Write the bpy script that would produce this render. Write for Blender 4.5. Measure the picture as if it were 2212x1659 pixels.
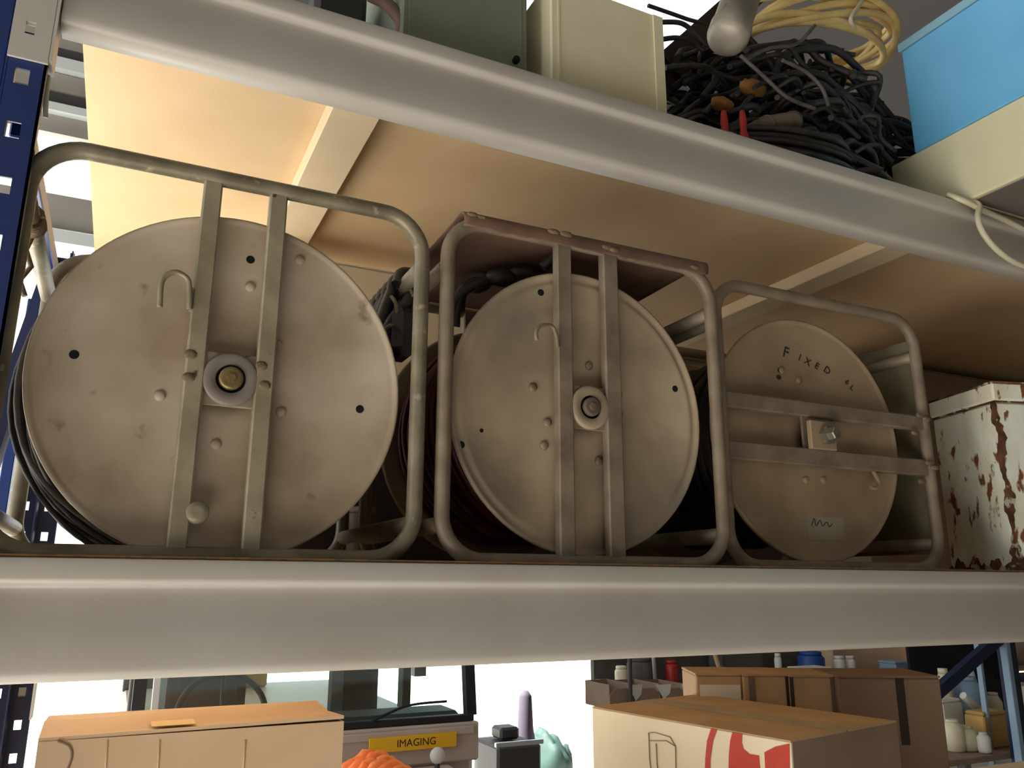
import bpy, math, random
from mathutils import Vector, Matrix
R = math.radians
random.seed(7)
sc = bpy.context.scene
for o in list(bpy.data.objects): bpy.data.objects.remove(o)
C = sc.collection

# ------------------------------------------------------------------ camera, world, light, exposure
W, H, F_PX = 2212, 1659, 1740.0
CAM = Vector((0, 0, 1.6))
_p, _y, _r = R(14.0), R(25.6), R(0.2)
FW = Vector((math.sin(_y)*math.cos(_p), math.cos(_y)*math.cos(_p), math.sin(_p)))
RT0 = Vector((math.cos(_y), -math.sin(_y), 0)); UP0 = RT0.cross(FW)
RT = RT0*math.cos(_r)+UP0*math.sin(_r); UP = UP0*math.cos(_r)-RT0*math.sin(_r)
cd = bpy.data.cameras.new('camera'); cam = bpy.data.objects.new('camera', cd); C.objects.link(cam)
cd.sensor_fit = 'HORIZONTAL'; cd.sensor_width = 36; cd.lens = 36*F_PX/W; cd.clip_start = .02; cd.clip_end = 200
cam.matrix_world = Matrix(((RT.x, UP.x, -FW.x, CAM.x), (RT.y, UP.y, -FW.y, CAM.y), (RT.z, UP.z, -FW.z, CAM.z), (0, 0, 0, 1)))
sc.camera = cam

world = bpy.data.worlds.new('world'); sc.world = world; world.use_nodes = True
bg = world.node_tree.nodes['Background']; bg.inputs[0].default_value = (0.93, 0.97, 1.0, 1); bg.inputs[1].default_value = 0.9

# sun over the yard: it reaches the floor in the open left bay but not the rack itself
sl = bpy.data.lights.new('sun', 'SUN'); sl.energy = 17; sl.angle = R(1.0); sl.color = (1.0, .98, .95)
so = bpy.data.objects.new('sun', sl); C.objects.link(so); so.location = (-12, 4, 18)
so.rotation_euler = Vector((.50, -.16, -.85)).to_track_quat('-Z', 'Y').to_euler()

sc.view_settings.view_transform = 'Standard'; sc.view_settings.look = 'None'
sc.view_settings.gamma = 1; sc.view_settings.use_curve_mapping = False
sc.view_settings.exposure = 0.95
sc.cycles.use_denoising = True; sc.cycles.max_bounces = 9

def at(px, py, Y):
    """world point on the plane y = Y seen at pixel (px, py) of the 2212 x 1659 photograph"""
    d = FW + RT*((px-W/2)/F_PX) - UP*((py-H/2)/F_PX)
    return CAM + d*((Y-CAM.y)/d.y)
def atz(px, py, Z):
    d = FW + RT*((px-W/2)/F_PX) - UP*((py-H/2)/F_PX)
    return CAM + d*((Z-CAM.z)/d.z)
def atx(px, py, X):
    d = FW + RT*((px-W/2)/F_PX) - UP*((py-H/2)/F_PX)
    return CAM + d*((X-CAM.x)/d.x)

# ------------------------------------------------------------------ materials
def lin(c): return tuple((v/12.92 if v <= .04045 else ((v+.055)/1.055)**2.4) for v in (x/255 for x in c))
MATS = {}
def mat(name, col, rough=.6, metal=0, col2=None, scale=12, amt=.5, lo=.35, hi=.65, bump=0, bscale=60, stretch=None, coat=0, col3=None, s3=40, lo3=.6, hi3=.68):
    """col: base colour (sRGB 0-255); col2: mottling mixed by noise; col3: sharp-edged spots such as rust"""
    m = bpy.data.materials.new(name); m.use_nodes = True; nt = m.node_tree; b = nt.nodes['Principled BSDF']
    b.inputs['Roughness'].default_value = rough; b.inputs['Metallic'].default_value = metal
    b.inputs['Base Color'].default_value = (*lin(col), 1)
    tc = nt.nodes.new('ShaderNodeTexCoord'); vec = tc.outputs['Object']
    if stretch:
        mp = nt.nodes.new('ShaderNodeMapping'); mp.inputs['Scale'].default_value = stretch
        nt.links.new(vec, mp.inputs[0]); vec = mp.outputs[0]
    def noise(s, l, h, det=6):
        n = nt.nodes.new('ShaderNodeTexNoise'); n.inputs['Scale'].default_value = s; n.inputs['Detail'].default_value = det
        nt.links.new(vec, n.inputs['Vector'])
        r = nt.nodes.new('ShaderNodeMapRange'); r.inputs[1].default_value = l; r.inputs[2].default_value = h
        nt.links.new(n.outputs['Fac'], r.inputs[0]); return r.outputs[0]
    cur = None
    if col2:
        mx = nt.nodes.new('ShaderNodeMix'); mx.data_type = 'RGBA'
        f = noise(scale, lo, hi); ml = nt.nodes.new('ShaderNodeMath'); ml.operation = 'MULTIPLY'; ml.inputs[1].default_value = amt
        nt.links.new(f, ml.inputs[0]); nt.links.new(ml.outputs[0], mx.inputs[0])
        mx.inputs[6].default_value = (*lin(col), 1); mx.inputs[7].default_value = (*lin(col2), 1); cur = mx.outputs[2]
    if col3:
        m3 = nt.nodes.new('ShaderNodeMix'); m3.data_type = 'RGBA'
        nt.links.new(noise(s3, lo3, hi3, 8), m3.inputs[0])
        if cur: nt.links.new(cur, m3.inputs[6])
        else: m3.inputs[6].default_value = (*lin(col), 1)
        m3.inputs[7].default_value = (*lin(col3), 1); cur = m3.outputs[2]
    if cur: nt.links.new(cur, b.inputs['Base Color'])
    if coat: b.inputs['Coat Weight'].default_value = coat
    if bump:
        n = nt.nodes.new('ShaderNodeTexNoise'); n.inputs['Scale'].default_value = bscale; n.inputs['Detail'].default_value = 4
        nt.links.new(vec, n.inputs['Vector'])
        bp = nt.nodes.new('ShaderNodeBump'); bp.inputs['Strength'].default_value = bump; bp.inputs['Distance'].default_value = .003
        nt.links.new(n.outputs['Fac'], bp.inputs['Height']); nt.links.new(bp.outputs[0], b.inputs['Normal'])
    MATS[name] = m; return m

M_beam = mat('grey_beam_paint', (192, 186, 176), .34, 0, (176, 168, 156), 5, .5, bump=.05, bscale=140)
M_board = mat('particle_board', (222, 192, 150), .75, 0, (208, 176, 132), 6, .6, bump=.08, bscale=220)
M_boardedge = mat('raw_board_edge', (138, 104, 62), .85, 0, (104, 76, 44), 90, .8, bump=.3, bscale=300)
M_batten = mat('pale_batten', (226, 204, 168), .7, 0, (212, 188, 150), 8, .5)
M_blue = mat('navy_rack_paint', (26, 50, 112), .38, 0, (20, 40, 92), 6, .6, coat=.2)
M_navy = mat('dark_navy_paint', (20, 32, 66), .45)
M_frame = mat('olive_drab_tube', (146, 136, 114), .42, .2, (104, 96, 76), 18, .8, bump=.15, bscale=90, col3=(172, 156, 126), s3=55, lo3=.62, hi3=.7)
M_frame2 = mat('brown_drab_tube', (146, 132, 112), .5, .1, (112, 96, 78), 20, .8, bump=.25, bscale=80, col3=(142, 112, 84), s3=45, lo3=.62, hi3=.7)
M_bar = mat('olive_drab_bar', (164, 154, 128), .42, .1, (134, 124, 98), 22, .8, bump=.15, bscale=80, col3=(70, 58, 40), s3=40, lo3=.66, hi3=.72)
M_disc = mat('dusty_flange_paint', (206, 190, 168), .6, 0, (164, 144, 118), 7, .95, bump=.12, bscale=50, col3=(136, 116, 92), s3=26, lo3=.66, hi3=.78)
M_disc2 = mat('dusty_brown_flange', (190, 170, 142), .6, 0, (146, 130, 108), 6, .9, bump=.15, bscale=50, col3=(116, 108, 98), s3=5, lo3=.5, hi3=.75)
M_disc3 = mat('dusty_tan_flange', (172, 150, 120), .6, 0, (140, 118, 92), 6, .9, bump=.12, bscale=50)
M_dark = mat('black_hole', (10, 10, 16), .9)
M_lilac = mat('grey_washer', (140, 130, 122), .6, 0, (124, 112, 102), 30, .6)
M_brass = mat('brass_bolt', (156, 136, 92), .4, .6, (110, 92, 56), 40, .7)
M_steel = mat('dull_steel', (150, 144, 130), .4, .7, (110, 100, 84), 40, .6)
M_weld = mat('chipped_weld', (128, 110, 86), .8, 0, (98, 82, 62), 60, .8, bump=.6, bscale=150)
M_sheet = mat('red_brown_primer_sheet', (128, 98, 80), .7, 0, (92, 70, 58), 9, .9, bump=.12, bscale=60)
M_sheet3 = mat('olive_sheet', (116, 108, 84), .6, .05, (88, 80, 60), 8, .9, bump=.12, bscale=60)
M_cab = mat('black_cable', (34, 32, 32), .5, 0, (70, 64, 58), 40, .7)
M_cabg = mat('dusty_grey_cable', (104, 98, 92), .6, 0, (62, 58, 56), 30, .8)
M_red = mat('dark_red_cable', (88, 22, 32), .5, 0, (54, 14, 22), 30, .8)
M_brn = mat('dark_brown_cable', (46, 32, 26), .6, 0, (30, 22, 18), 30, .8)
M_rope = mat('old_cord', (150, 132, 104), .9, 0, (110, 92, 68), 60, .7, bump=.4, bscale=200)
M_rust = mat('rusted_white_paint', (246, 248, 232), .55, 0, (222, 214, 180), 9, .7, .45, .65, bump=.25, bscale=60, stretch=(1.6, 1.6, .75), col3=(128, 80, 44), s3=26, lo3=.585, hi3=.64)
M_rustd = mat('heavy_rust', (120, 78, 48), .85, .05, (64, 38, 26), 40, .9, .35, .65, bump=.5, bscale=120, col3=(190, 184, 160), s3=36, lo3=.57, hi3=.61)
M_card = mat('cardboard', (230, 200, 164), .8, 0, (216, 184, 146), 10, .6, bump=.05, bscale=200)
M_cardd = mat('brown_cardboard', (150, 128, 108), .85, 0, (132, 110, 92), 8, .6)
M_carto = mat('tan_cardboard', (190, 164, 130), .85, 0, (168, 142, 108), 10, .6)
M_tape = mat('packing_tape', (246, 206, 120), .25, 0)
M_taped = mat('dark_tape', (46, 40, 38), .4)
M_cream = mat('cream_carton', (240, 230, 202), .7, 0, (228, 216, 184), 8, .5)
M_red_ink = mat('red_print', (196, 66, 48), .6, 0, (180, 52, 40), 30, .5)
M_grey_ink = mat('grey_print', (150, 140, 118), .7)
M_white = mat('white_paper', (226, 224, 216), .7)
M_marker = mat('marker_ink', (46, 40, 38), .8)
M_greencab = mat('grey_green_steel', (134, 142, 124), .45, 0, (118, 126, 108), 6, .6)
M_creambox = mat('aged_cream_paint', (238, 230, 198), .5, 0, (222, 208, 166), 6, .7, col3=(112, 88, 50), s3=9, lo3=.73, hi3=.78)
M_lblue = mat('sky_blue_paint', (104, 178, 222), .45, 0, (88, 160, 206), 6, .6, col3=(150, 158, 156), s3=14, lo3=.72, hi3=.76)
M_paleblue = mat('pale_blue_edge', (130, 172, 190), .5)
M_creamp = mat('cream_plastic', (214, 210, 176), .4, 0, (196, 190, 154), 4, .6)
M_greyp = mat('grey_plastic', (112, 102, 96), .6)
M_flex = mat('ivory_flex', (204, 196, 166), .5)
M_hose = mat('yellow_hose', (232, 204, 138), .45, 0, (208, 172, 100), 30, .6)
M_pipe = mat('galvanised_pipe', (196, 188, 172), .45, .2, (150, 138, 120), 20, .8, col3=(120, 74, 54), s3=14, lo3=.6, hi3=.7)
M_plank = mat('dark_brown_timber', (66, 50, 42), .8, 0, (44, 34, 30), 14, .8)
M_conn = mat('dusty_grey_plastic', (112, 98, 80), .6, 0, (80, 66, 54), 25, .7)
M_redp = mat('red_plastic', (190, 46, 40), .4)
M_ochre = mat('ochre_plastic', (156, 106, 46), .6, 0, (110, 72, 30), 20, .7)
M_bag = mat('dusty_white_bag', (172, 162, 140), .7, 0, (140, 128, 106), 15, .6)
M_sheetmetal = mat('galvanised_cladding', (150, 146, 138), .5, .3, (116, 110, 102), 1.5, .7)
M_girt = mat('pale_steel_girt', (186, 192, 192), .5, .2)
M_conc = mat('concrete', (194, 191, 184), .9, 0, (178, 174, 166), 2, .6)
M_roof = mat('roof_underside', (84, 82, 82), .7, .1)
M_veh = mat('vehicle_grey_paint', (206, 190, 178), .4, 0, (190, 174, 160), 3, .6)
M_rubber = mat('black_rubber', (28, 28, 30), .6)
M_seat = mat('dark_vinyl', (44, 44, 50), .55, 0, (60, 40, 42), 4, .6)
M_sign = mat('amber_sign', (255, 196, 40), .5)
M_orange = mat('orange_net', (246, 132, 78), .6, 0, (252, 180, 120), 40, .6)
M_chrome = mat('pale_metal', (200, 200, 204), .3, .6)
M_teal = mat('green_tarpaulin', (34, 62, 54), .7)
M_bluep = mat('bright_blue_plastic', (40, 78, 150), .5)
M_pblue = mat('light_blue_plastic', (150, 178, 200), .5)
M_tan = mat('tan_foam', (196, 160, 92), .8)
M_purple = mat('haze_silhouette_tone', (66, 58, 70), .8)  # backlit, hazy silhouette of the yard post put into its colour
M_dgrey = mat('dark_grey_panel', (60, 58, 56), .6)
M_mgrey = mat('mid_grey_cloth', (104, 100, 94), .8, 0, (78, 74, 70), 10, .7)
def glass_mat():
    m = bpy.data.materials.new('clear_glass'); m.use_nodes = True; nt = m.node_tree
    for n in list(nt.nodes):
        if n.type != 'OUTPUT_MATERIAL': nt.nodes.remove(n)
    t = nt.nodes.new('ShaderNodeBsdfTransparent'); t.inputs[0].default_value = (.80, .92, .90, 1)
    g = nt.nodes.new('ShaderNodeBsdfGlossy'); g.inputs['Roughness'].default_value = .05
    mx = nt.nodes.new('ShaderNodeMixShader'); mx.inputs[0].default_value = .06
    nt.links.new(t.outputs[0], mx.inputs[1]); nt.links.new(g.outputs[0], mx.inputs[2])
    nt.links.new(mx.outputs[0], nt.nodes['Material Output'].inputs[0]); return m
M_glass = glass_mat()

# ------------------------------------------------------------------ mesh helpers
def frame_for(d):
    d = d.normalized(); a = Vector((0, 0, 1)) if abs(d.z) < .9 else Vector((1, 0, 0))
    u = d.cross(a).normalized(); return u, d.cross(u).normalized()
class MB:
    def __init__(s): s.v = []; s.f = []; s.sm = []
    def add(s, vs, fs, smooth=False):
        n = len(s.v); s.v += [Vector(p) for p in vs]; s.f += [tuple(n+i for i in f) for f in fs]; s.sm += [smooth]*len(fs); return s
    def box(s, x0, x1, y0, y1, z0, z1, b=0):
        if b <= 0:
            s.add([(x, y, z) for z in (z0, z1) for y in (y0, y1) for x in (x0, x1)],
                  [(0, 2, 3, 1), (4, 5, 7, 6), (0, 1, 5, 4), (2, 6, 7, 3), (0, 4, 6, 2), (1, 3, 7, 5)]); return s
        c = Vector(((x0+x1)/2, (y0+y1)/2, (z0+z1)/2)); h = Vector(((x1-x0)/2, (y1-y0)/2, (z1-z0)/2)); b = min(b, h.x*.9, h.y*.9, h.z*.9)
        vs = []; idx = {}
        for sx in (-1, 1):
            for sy in (-1, 1):
                for sz in (-1, 1):
                    for ax in range(3):
                        q = [h.x-b, h.y-b, h.z-b]; q[ax] = h[ax]
                        idx[(sx, sy, sz, ax)] = len(vs); vs.append(c+Vector((sx*q[0], sy*q[1], sz*q[2])))
        fs = []
        S = (-1, 1)
        for ax in range(3):
            o1, o2 = [k for k in range(3) if k != ax]
            for sg in S:
                def K(a1, a2):
                    k = [0, 0, 0]; k[ax] = sg; k[o1] = a1; k[o2] = a2; return idx[(*k, ax)]
                fs.append((K(-1, -1), K(1, -1), K(1, 1), K(-1, 1)))
        for ax in range(3):
            o1, o2 = [k for k in range(3) if k != ax]
            for a1 in S:
                for a2 in S:
                    def K(t, f_):
                        k = [0, 0, 0]; k[ax] = t; k[o1] = a1; k[o2] = a2; return idx[(*k, f_)]
                    fs.append((K(-1, o1), K(1, o1), K(1, o2), K(-1, o2)))
        for sx in S:
            for sy in S:
                for sz in S: fs.append(tuple(idx[(sx, sy, sz, a)] for a in range(3)))
        s.add(vs, fs); return s
    def tube(s, pts, r, n=10, closed=False, cap=True, ry=None):
        pts = [Vector(p) for p in pts]; N = len(pts); rings = []; u = None
        for i, p in enumerate(pts):
            if closed: d = pts[(i+1) % N]-pts[i-1]
            else: d = pts[min(i+1, N-1)]-pts[max(i-1, 0)]
            if d.length < 1e-9: d = Vector((0, 0, 1))
            d.normalize()
            if u is None: u, w = frame_for(d)
            else:
                u = u-d*u.dot(d)
                u = u.normalized() if u.length > 1e-6 else frame_for(d)[0]
                w = d.cross(u)
            rr = r[i] if isinstance(r, (list, tuple)) else r
            rings.append([p+u*(rr*math.cos(2*math.pi*k/n))+w*(rr*math.sin(2*math.pi*k/n)) for k in range(n)])
        vs = [q for g in rings for q in g]; fs = []
        for i in range(N if closed else N-1):
            a, b_ = i*n, ((i+1) % N)*n
            for k in range(n): fs.append((a+k, a+(k+1) % n, b_+(k+1) % n, b_+k))
        s.add(vs, fs, True)
        if cap and not closed:
            s.add(rings[0], [tuple(reversed(range(n)))]); s.add(rings[-1], [tuple(range(n))])
        return s
    def lathe(s, c, axis, prof, n=64, smooth=True, closed=False):
        """prof: (radius, offset along axis)"""
        c = Vector(c); axis = Vector(axis).normalized(); u, w = frame_for(axis); vs = []; fs = []; m = len(prof)
        for (r, h) in prof:
            for k in range(n):
                t = 2*math.pi*k/n; vs.append(c+axis*h+u*(r*math.cos(t))+w*(r*math.sin(t)))
        for i in range(m if closed else m-1):
            for k in range(n):
                a, b_ = i*n, ((i+1) % m)*n
                fs.append((a+k, a+(k+1) % n, b_+(k+1) % n, b_+k))
        s.add(vs, fs, smooth)
        if not closed:
            if prof[0][0] > 1e-6: s.add(vs[:n], [tuple(reversed(range(n)))])
            if prof[-1][0] > 1e-6: s.add(vs[-n:], [tuple(range(n))])
        return s
    def cyl(s, a, b_, r, n=24, r2=None):
        a = Vector(a); b_ = Vector(b_); L = (b_-a).length; e = min(r*.12, L*.2)
        r2 = r if r2 is None else r2
        return s.lathe(a, b_-a, [(r-e, 0), (r, e), (r2, L-e), (r2-e, L)], n)
    def prism(s, pts, d):
        """flat polygon pts (3d) extruded by vector d"""
        n = len(pts); pts = [Vector(p) for p in pts]; d = Vector(d)
        s.add(pts+[p+d for p in pts], [tuple(range(n)), tuple(reversed(range(n, 2*n)))]+[(i, n+i, n+(i+1) % n, (i+1) % n) for i in range(n)]); return s
    def ext(s, prof, x0, x1, smooth=False):
        """profile in (y, z) extruded along x"""
        n = len(prof)
        s.add([(x0, y, z) for y, z in prof]+[(x1, y, z) for y, z in prof],
              [(i, (i+1) % n, n+(i+1) % n, n+i) for i in range(n)], smooth)
        s.add([(x0, y, z) for y, z in prof], [tuple(range(n))]); s.add([(x1, y, z) for y, z in prof], [tuple(reversed(range(n)))]); return s
    def sphere(s, c, r, n=14, sq=(1, 1, 1)):
        c = Vector(c); m = n//2; vs = []; fs = []
        for i in range(m+1):
            t = math.pi*i/m
            for k in range(n):
                p = 2*math.pi*k/n; vs.append(c+Vector((r*sq[0]*math.sin(t)*math.cos(p), r*sq[1]*math.sin(t)*math.sin(p), r*sq[2]*math.cos(t))))
        for i in range(m):
            for k in range(n): fs.append((i*n+k, i*n+(k+1) % n, (i+1)*n+(k+1) % n, (i+1)*n+k))
        s.add(vs, fs, True); return s
    def xf(s, M): s.v = [M @ p for p in s.v]; return s
    def build(s, name, m, parent=None, label=None, cat=None, group=None, kind=None, origin=None):
        L = Vector((0, 0, 0))
        if parent is not None: L = Vector(parent['org'])
        else:
            xs = [p.x for p in s.v]; ys = [p.y for p in s.v]; zs = [p.z for p in s.v]
            L = Vector(origin) if origin else Vector(((min(xs)+max(xs))/2, (min(ys)+max(ys))/2, min(zs)))
        me = bpy.data.meshes.new(name); me.from_pydata([tuple(p-L) for p in s.v], [], s.f)
        me.polygons.foreach_set('use_smooth', s.sm)
        import bmesh
        bm = bmesh.new(); bm.from_mesh(me)
        bmesh.ops.remove_doubles(bm, verts=bm.verts, dist=1e-6)
        bmesh.ops.recalc_face_normals(bm, faces=bm.faces); bm.to_mesh(me); bm.free()
        me.materials.append(m); o = bpy.data.objects.new(name, me); C.objects.link(o)
        o['org'] = tuple(L)
        if parent is not None: o.parent = parent
        else: o.location = L
        tag(o, label, cat, group, kind); return o
def tag(o, label=None, cat=None, group=None, kind=None):
    if label: o['label'] = label
    if cat: o['category'] = cat
    if group: o['group'] = group
    if kind: o['kind'] = kind
    return o
def thing(name, loc, label, cat, group=None, kind=None):
    o = bpy.data.objects.new(name, None); C.objects.link(o); o.location = loc; o['org'] = tuple(loc); o.empty_display_size = .05
    return tag(o, label, cat, group, kind)
def rot_z(c, deg): c = Vector(c); return Matrix.Translation(c) @ Matrix.Rotation(R(deg), 4, 'Z') @ Matrix.Translation(-c)
def bez(p, n=24):
    """smooth curve through points (Catmull-Rom)"""
    p = [Vector(q) for q in p]; out = []
    for i in range(len(p)-1):
        a = p[max(i-1, 0)]; b_ = p[i]; c = p[i+1]; d = p[min(i+2, len(p)-1)]
        for k in range(n):
            t = k/n
            out.append(.5*((2*b_)+(c-a)*t+(2*a-5*b_+4*c-d)*t*t+(3*b_-a-3*c+d)*t**3))
    out.append(p[-1]); return out
def rrect(x0, x1, z0, z1, r, y, n=8):
    pts = []
    for cx, cz, a0 in ((x1-r, z1-r, 0), (x0+r, z1-r, 90), (x0+r, z0+r, 180), (x1-r, z0+r, 270)):
        for k in range(n+1):
            t = R(a0+90*k/n); pts.append((cx+r*math.cos(t), y, cz+r*math.sin(t)))
    return pts
def text_mb(body, size, ext=.0005):
    cu = bpy.data.curves.new('lettering', 'FONT'); cu.body = body; cu.size = size; cu.extrude = ext; cu.align_x = 'CENTER'; cu.align_y = 'CENTER'; cu.resolution_u = 3
    o = bpy.data.objects.new('lettering', cu); C.objects.link(o); bpy.context.view_layer.update()
    me = o.to_mesh(); mb = MB(); mb.add([v.co.copy() for v in me.vertices], [tuple(p.vertices) for p in me.polygons])
    o.to_mesh_clear(); bpy.data.objects.remove(o); bpy.data.curves.remove(cu); return mb
def place_text(mb, c, right, up):
    right = Vector(right).normalized(); up = Vector(up).normalized(); n = right.cross(up)
    M = Matrix(((right.x, up.x, n.x, c[0]), (right.y, up.y, n.y, c[1]), (right.z, up.z, n.z, c[2]), (0, 0, 0, 1)))
    return mb.xf(M)

# ------------------------------------------------------------------ the setting
FZ = -0.30
MB().box(-14, 14, -8, 22, FZ-.1, FZ).build('floor', M_conc, label='bare concrete floor of the storage shed', kind='structure')
def roof_part(x0, x1, y0, y1):
    return MB().box(x0, x1, y0, y1, 6.3, 6.4)
mb = MB()                              # roof with one open skylight bay beyond the rack
for a in ((-4, 2.3, -3.5, 8), (4.3, 9, -3.5, 8), (2.3, 4.3, -3.5, 3.9), (2.3, 4.3, 6.2, 8)): mb.box(*a, 6.3, 6.4)
mb.build('ceiling', M_roof, label='grey metal roof sheeting of the shed', kind='structure')
MB().box(9, 9.1, -3.5, 8, FZ, 6.3).build('wall_right', M_sheetmetal, label='corrugated metal end wall', kind='structure')
mb = MB()                              # front side of the shed, behind the viewer
for a in ((-4, 9, FZ, 6.3),): mb.box(a[0], a[1], -3.6, -3.5, a[2], a[3])
mb.build('wall_front', M_sheetmetal, label='metal front wall of the shed', kind='structure')
MB().box(-4.1, -4, -3.5, -.6, FZ, 6.3).build('wall_left', M_sheetmetal, label='metal end wall beside the open bay', kind='structure')
MB().box(4.9, 9, 7.9, 8, FZ, 6.3).build('wall_back', M_sheetmetal, label='metal back wall beside the open doorway', kind='structure')
# upper band of the shed side: cladding strips and girts with an open clerestory between
wb = thing('wall_upper', (0, 6.0, 3.8), 'banded metal upper side wall with an open bright strip', None, None, 'structure')
def band(z0, z1, m, y=6.0, t=.06, n='cladding_strip'): MB().box(-4, 4.9, y, y+t, z0, z1).build(n, m, wb)
band(3.86, 3.95, M_girt, 5.94, .1, 'girt'); band(3.98, 4.23, M_sheetmetal)
band(4.69, 4.83, M_sheetmetal); band(4.83, 4.89, M_girt, 5.93, .12, 'girt'); band(4.90, 5.02, M_dgrey, 6.02)
band(5.02, 5.16, M_sheetmetal); band(5.17, 5.26, M_girt, 5.94, .1, 'girt'); band(5.27, 5.36, M_dgrey); band(5.37, 6.3, M_sheetmetal)

# ------------------------------------------------------------------ pallet rack
BX0, BX1 = -.135, 3.56
Y0, Y1 = 1.0, 2.25
def beam_profile(z0, z1, y0, d, flip=False):
    """front profile: proud top strip with a rounded lower lip, recessed face, rounded bottom corner"""
    p = [(y0+.004, z1), (y0+.001, z1-.001), (y0, z1-.004), (y0, z1-.021)]
    for k in range(1, 9): t = R(90*k/8); p.append((y0+.0075*(1-math.cos(t)), z1-.021-.0075*math.sin(t)))
    p += [(y0+.0105, z1-.0300), (y0+.0115, z1-.0330), (y0+.0110, z1-.040), (y0+.0092, z1-.052), (y0+.006, z1-.068), (y0+.003, z1-.085), (y0+.0015, z0+.026), (y0+.0012, z0+.014)]
    for k in range(1, 9): t = R(90*k/8); p.append((y0+.0012+.013*(1-math.cos(t)), z0+.013-.013*math.sin(t)))
    p += [(y0+d-.002, z0), (y0+d, z0+.002), (y0+d, z1-.030), (y0+d-.0212, z1-.030), (y0+d-.0212, z1)]
    if flip: p = [(2*y0+d-y, z) for y, z in p]
    return p
def smooth_by_angle(o, ang=40):
    o.data.polygons.foreach_set('use_smooth', [True]*len(o.data.polygons))
    import bmesh
    bm = bmesh.new(); bm.from_mesh(o.data)
    for e in bm.edges:
        if len(e.link_faces) == 2 and e.calc_face_angle(0) > R(ang): e.smooth = False
    bm.to_mesh(o.data); bm.free()
def rail(z0, z1, y0, flip, label, x1=BX1):
    root = thing('rack_rail', (1.2, y0+.02, z0), label, 'beam', 'grey rack beams')
    mb = MB(); mb.ext(beam_profile(z0, z1, y0, .04, flip), BX0+.003, x1); o = mb.build('rail_body', M_beam, root); smooth_by_angle(o, 50)
    return root
def connector(root, z0, z1, y, sgn):
    """plate hooked on the post's front flange, with a folded return to the rail and a half-round slot"""
    xa, xb = -.179, -.137
    yy = (y-.0045, y-.0008) if sgn > 0 else (y+.0008, y+.0045)
    sx0, sx1, sz0, sz1 = -.1655, -.1555, z0+.033, z0+.050
    mb = MB()
    mb.box(xa, sx0, *yy, z0, z1); mb.box(sx1, xb, *yy, z0, z1); mb.box(sx0, sx1, *yy, z0, sz0); mb.box(sx0, sx1, *yy, sz1, z1)
    mb.build('connector_plate', M_beam, root)
    ys = (y-.0045, y+.05) if sgn > 0 else (y-.05, y+.0045)
    MB().box(xb-.0005, xb+.0035, ys[0], ys[1]-.02 if sgn > 0 else ys[1], z0+.004, z1).build('connector_flange', M_beam, root)
    MB().box(sx0, sx1, yy[0]+.0015, yy[1]-.0005, sz1-.004, sz1+.001).build('slot_tab', M_beam, root)
ZL0, ZL1, ZU0, ZU1 = 1.499, 1.627, 2.265, 2.393
r = rail(ZU0, ZU1, Y0, False, 'grey steel rack beam running along the top shelf, nearest the viewer'); connector(r, 2.200, 2.43, Y0, 1)
MB().tube([(-.1385, 1.022, 2.2), (-.1375, 1.024, 2.175), (-.1365, 1.026, 2.16), (-.1355, 1.03, 2.148)], .003, 8).build('safety_pin', M_flex, r)
r = rail(ZL0, ZL1, Y0, False, 'grey steel rack beam under the three cable reels'); connector(r, 1.434, 1.66, Y0, 1)
rail(ZU0, ZU1, Y1-.04, True, 'rear grey rack beam holding the back of the upper shelf')
r = rail(ZL0, ZL1, Y1-.04, True, 'rear grey rack beam behind the reels'); connector(r, 1.30, 1.66, Y1, -1)
rail(.80, .928, Y0, False, 'grey rack beam under the cartons, below the frame'); rail(.80, .928, Y1-.04, True, 'rear grey rack beam under the cartons')

def post(parent, xa, xb, y, sgn, z0, z1, m, pitch=.0700, zoff=.0):
    """roll formed upright: front flange with a column of rectangular slots, ridge and set-back second flange, side webs"""
    yf, yb = (y, y+.003) if sgn > 0 else (y-.003, y)
    hx0, hx1 = xa+.0590, xa+.0740     # slot column
    mb = MB()
    mb.box(xa+.050, hx0, yf, yb, z0, z1); mb.box(hx1, xb, yf, yb, z0, z1)
    # second column of slots on the set-back flange
    s = .010*sgn
    mb.box(xa, xa+.012, yf+s, yb+s, z0, z1); mb.box(xa+.027, xa+.048, yf+s, yb+s, z0, z1)
    z = z0; k = 0
    lo = zoff % pitch
    zz = z0+lo
    prev = z0
    while zz+.020 < z1:
        mb.box(hx0, hx1, yf, yb, prev, zz); mb.box(xa+.012, xa+.027, yf+s, yb+s, prev, zz); prev = zz+.0205; zz += pitch
    mb.box(hx0, hx1, yf, yb, prev, z1); mb.box(xa+.012, xa+.027, yf+s, yb+s, prev, z1)
    ya, ye = (y, y+.012) if sgn > 0 else (y-.012, y)
    mb.box(xa+.0475, xa+.0505, ya, ye, z0, z1)
    ya, ye = (y, y+.014) if sgn > 0 else (y-.014, y)
    mb.box(xb-.003, xb, ya, ye, z0, z1)
    ya, ye = (y+.010, y+.075) if sgn > 0 else (y-.075, y-.010)
    mb.box(xa+.045, xa+.048, ya, ye, z0, z1)
    ya, ye = (y+.010, y+.075) if sgn > 0 else (y-.075, y-.010)
    mb.box(xa, xa+.003, ya, ye, z0, z1)
    return mb.build('post', m, parent)
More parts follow.
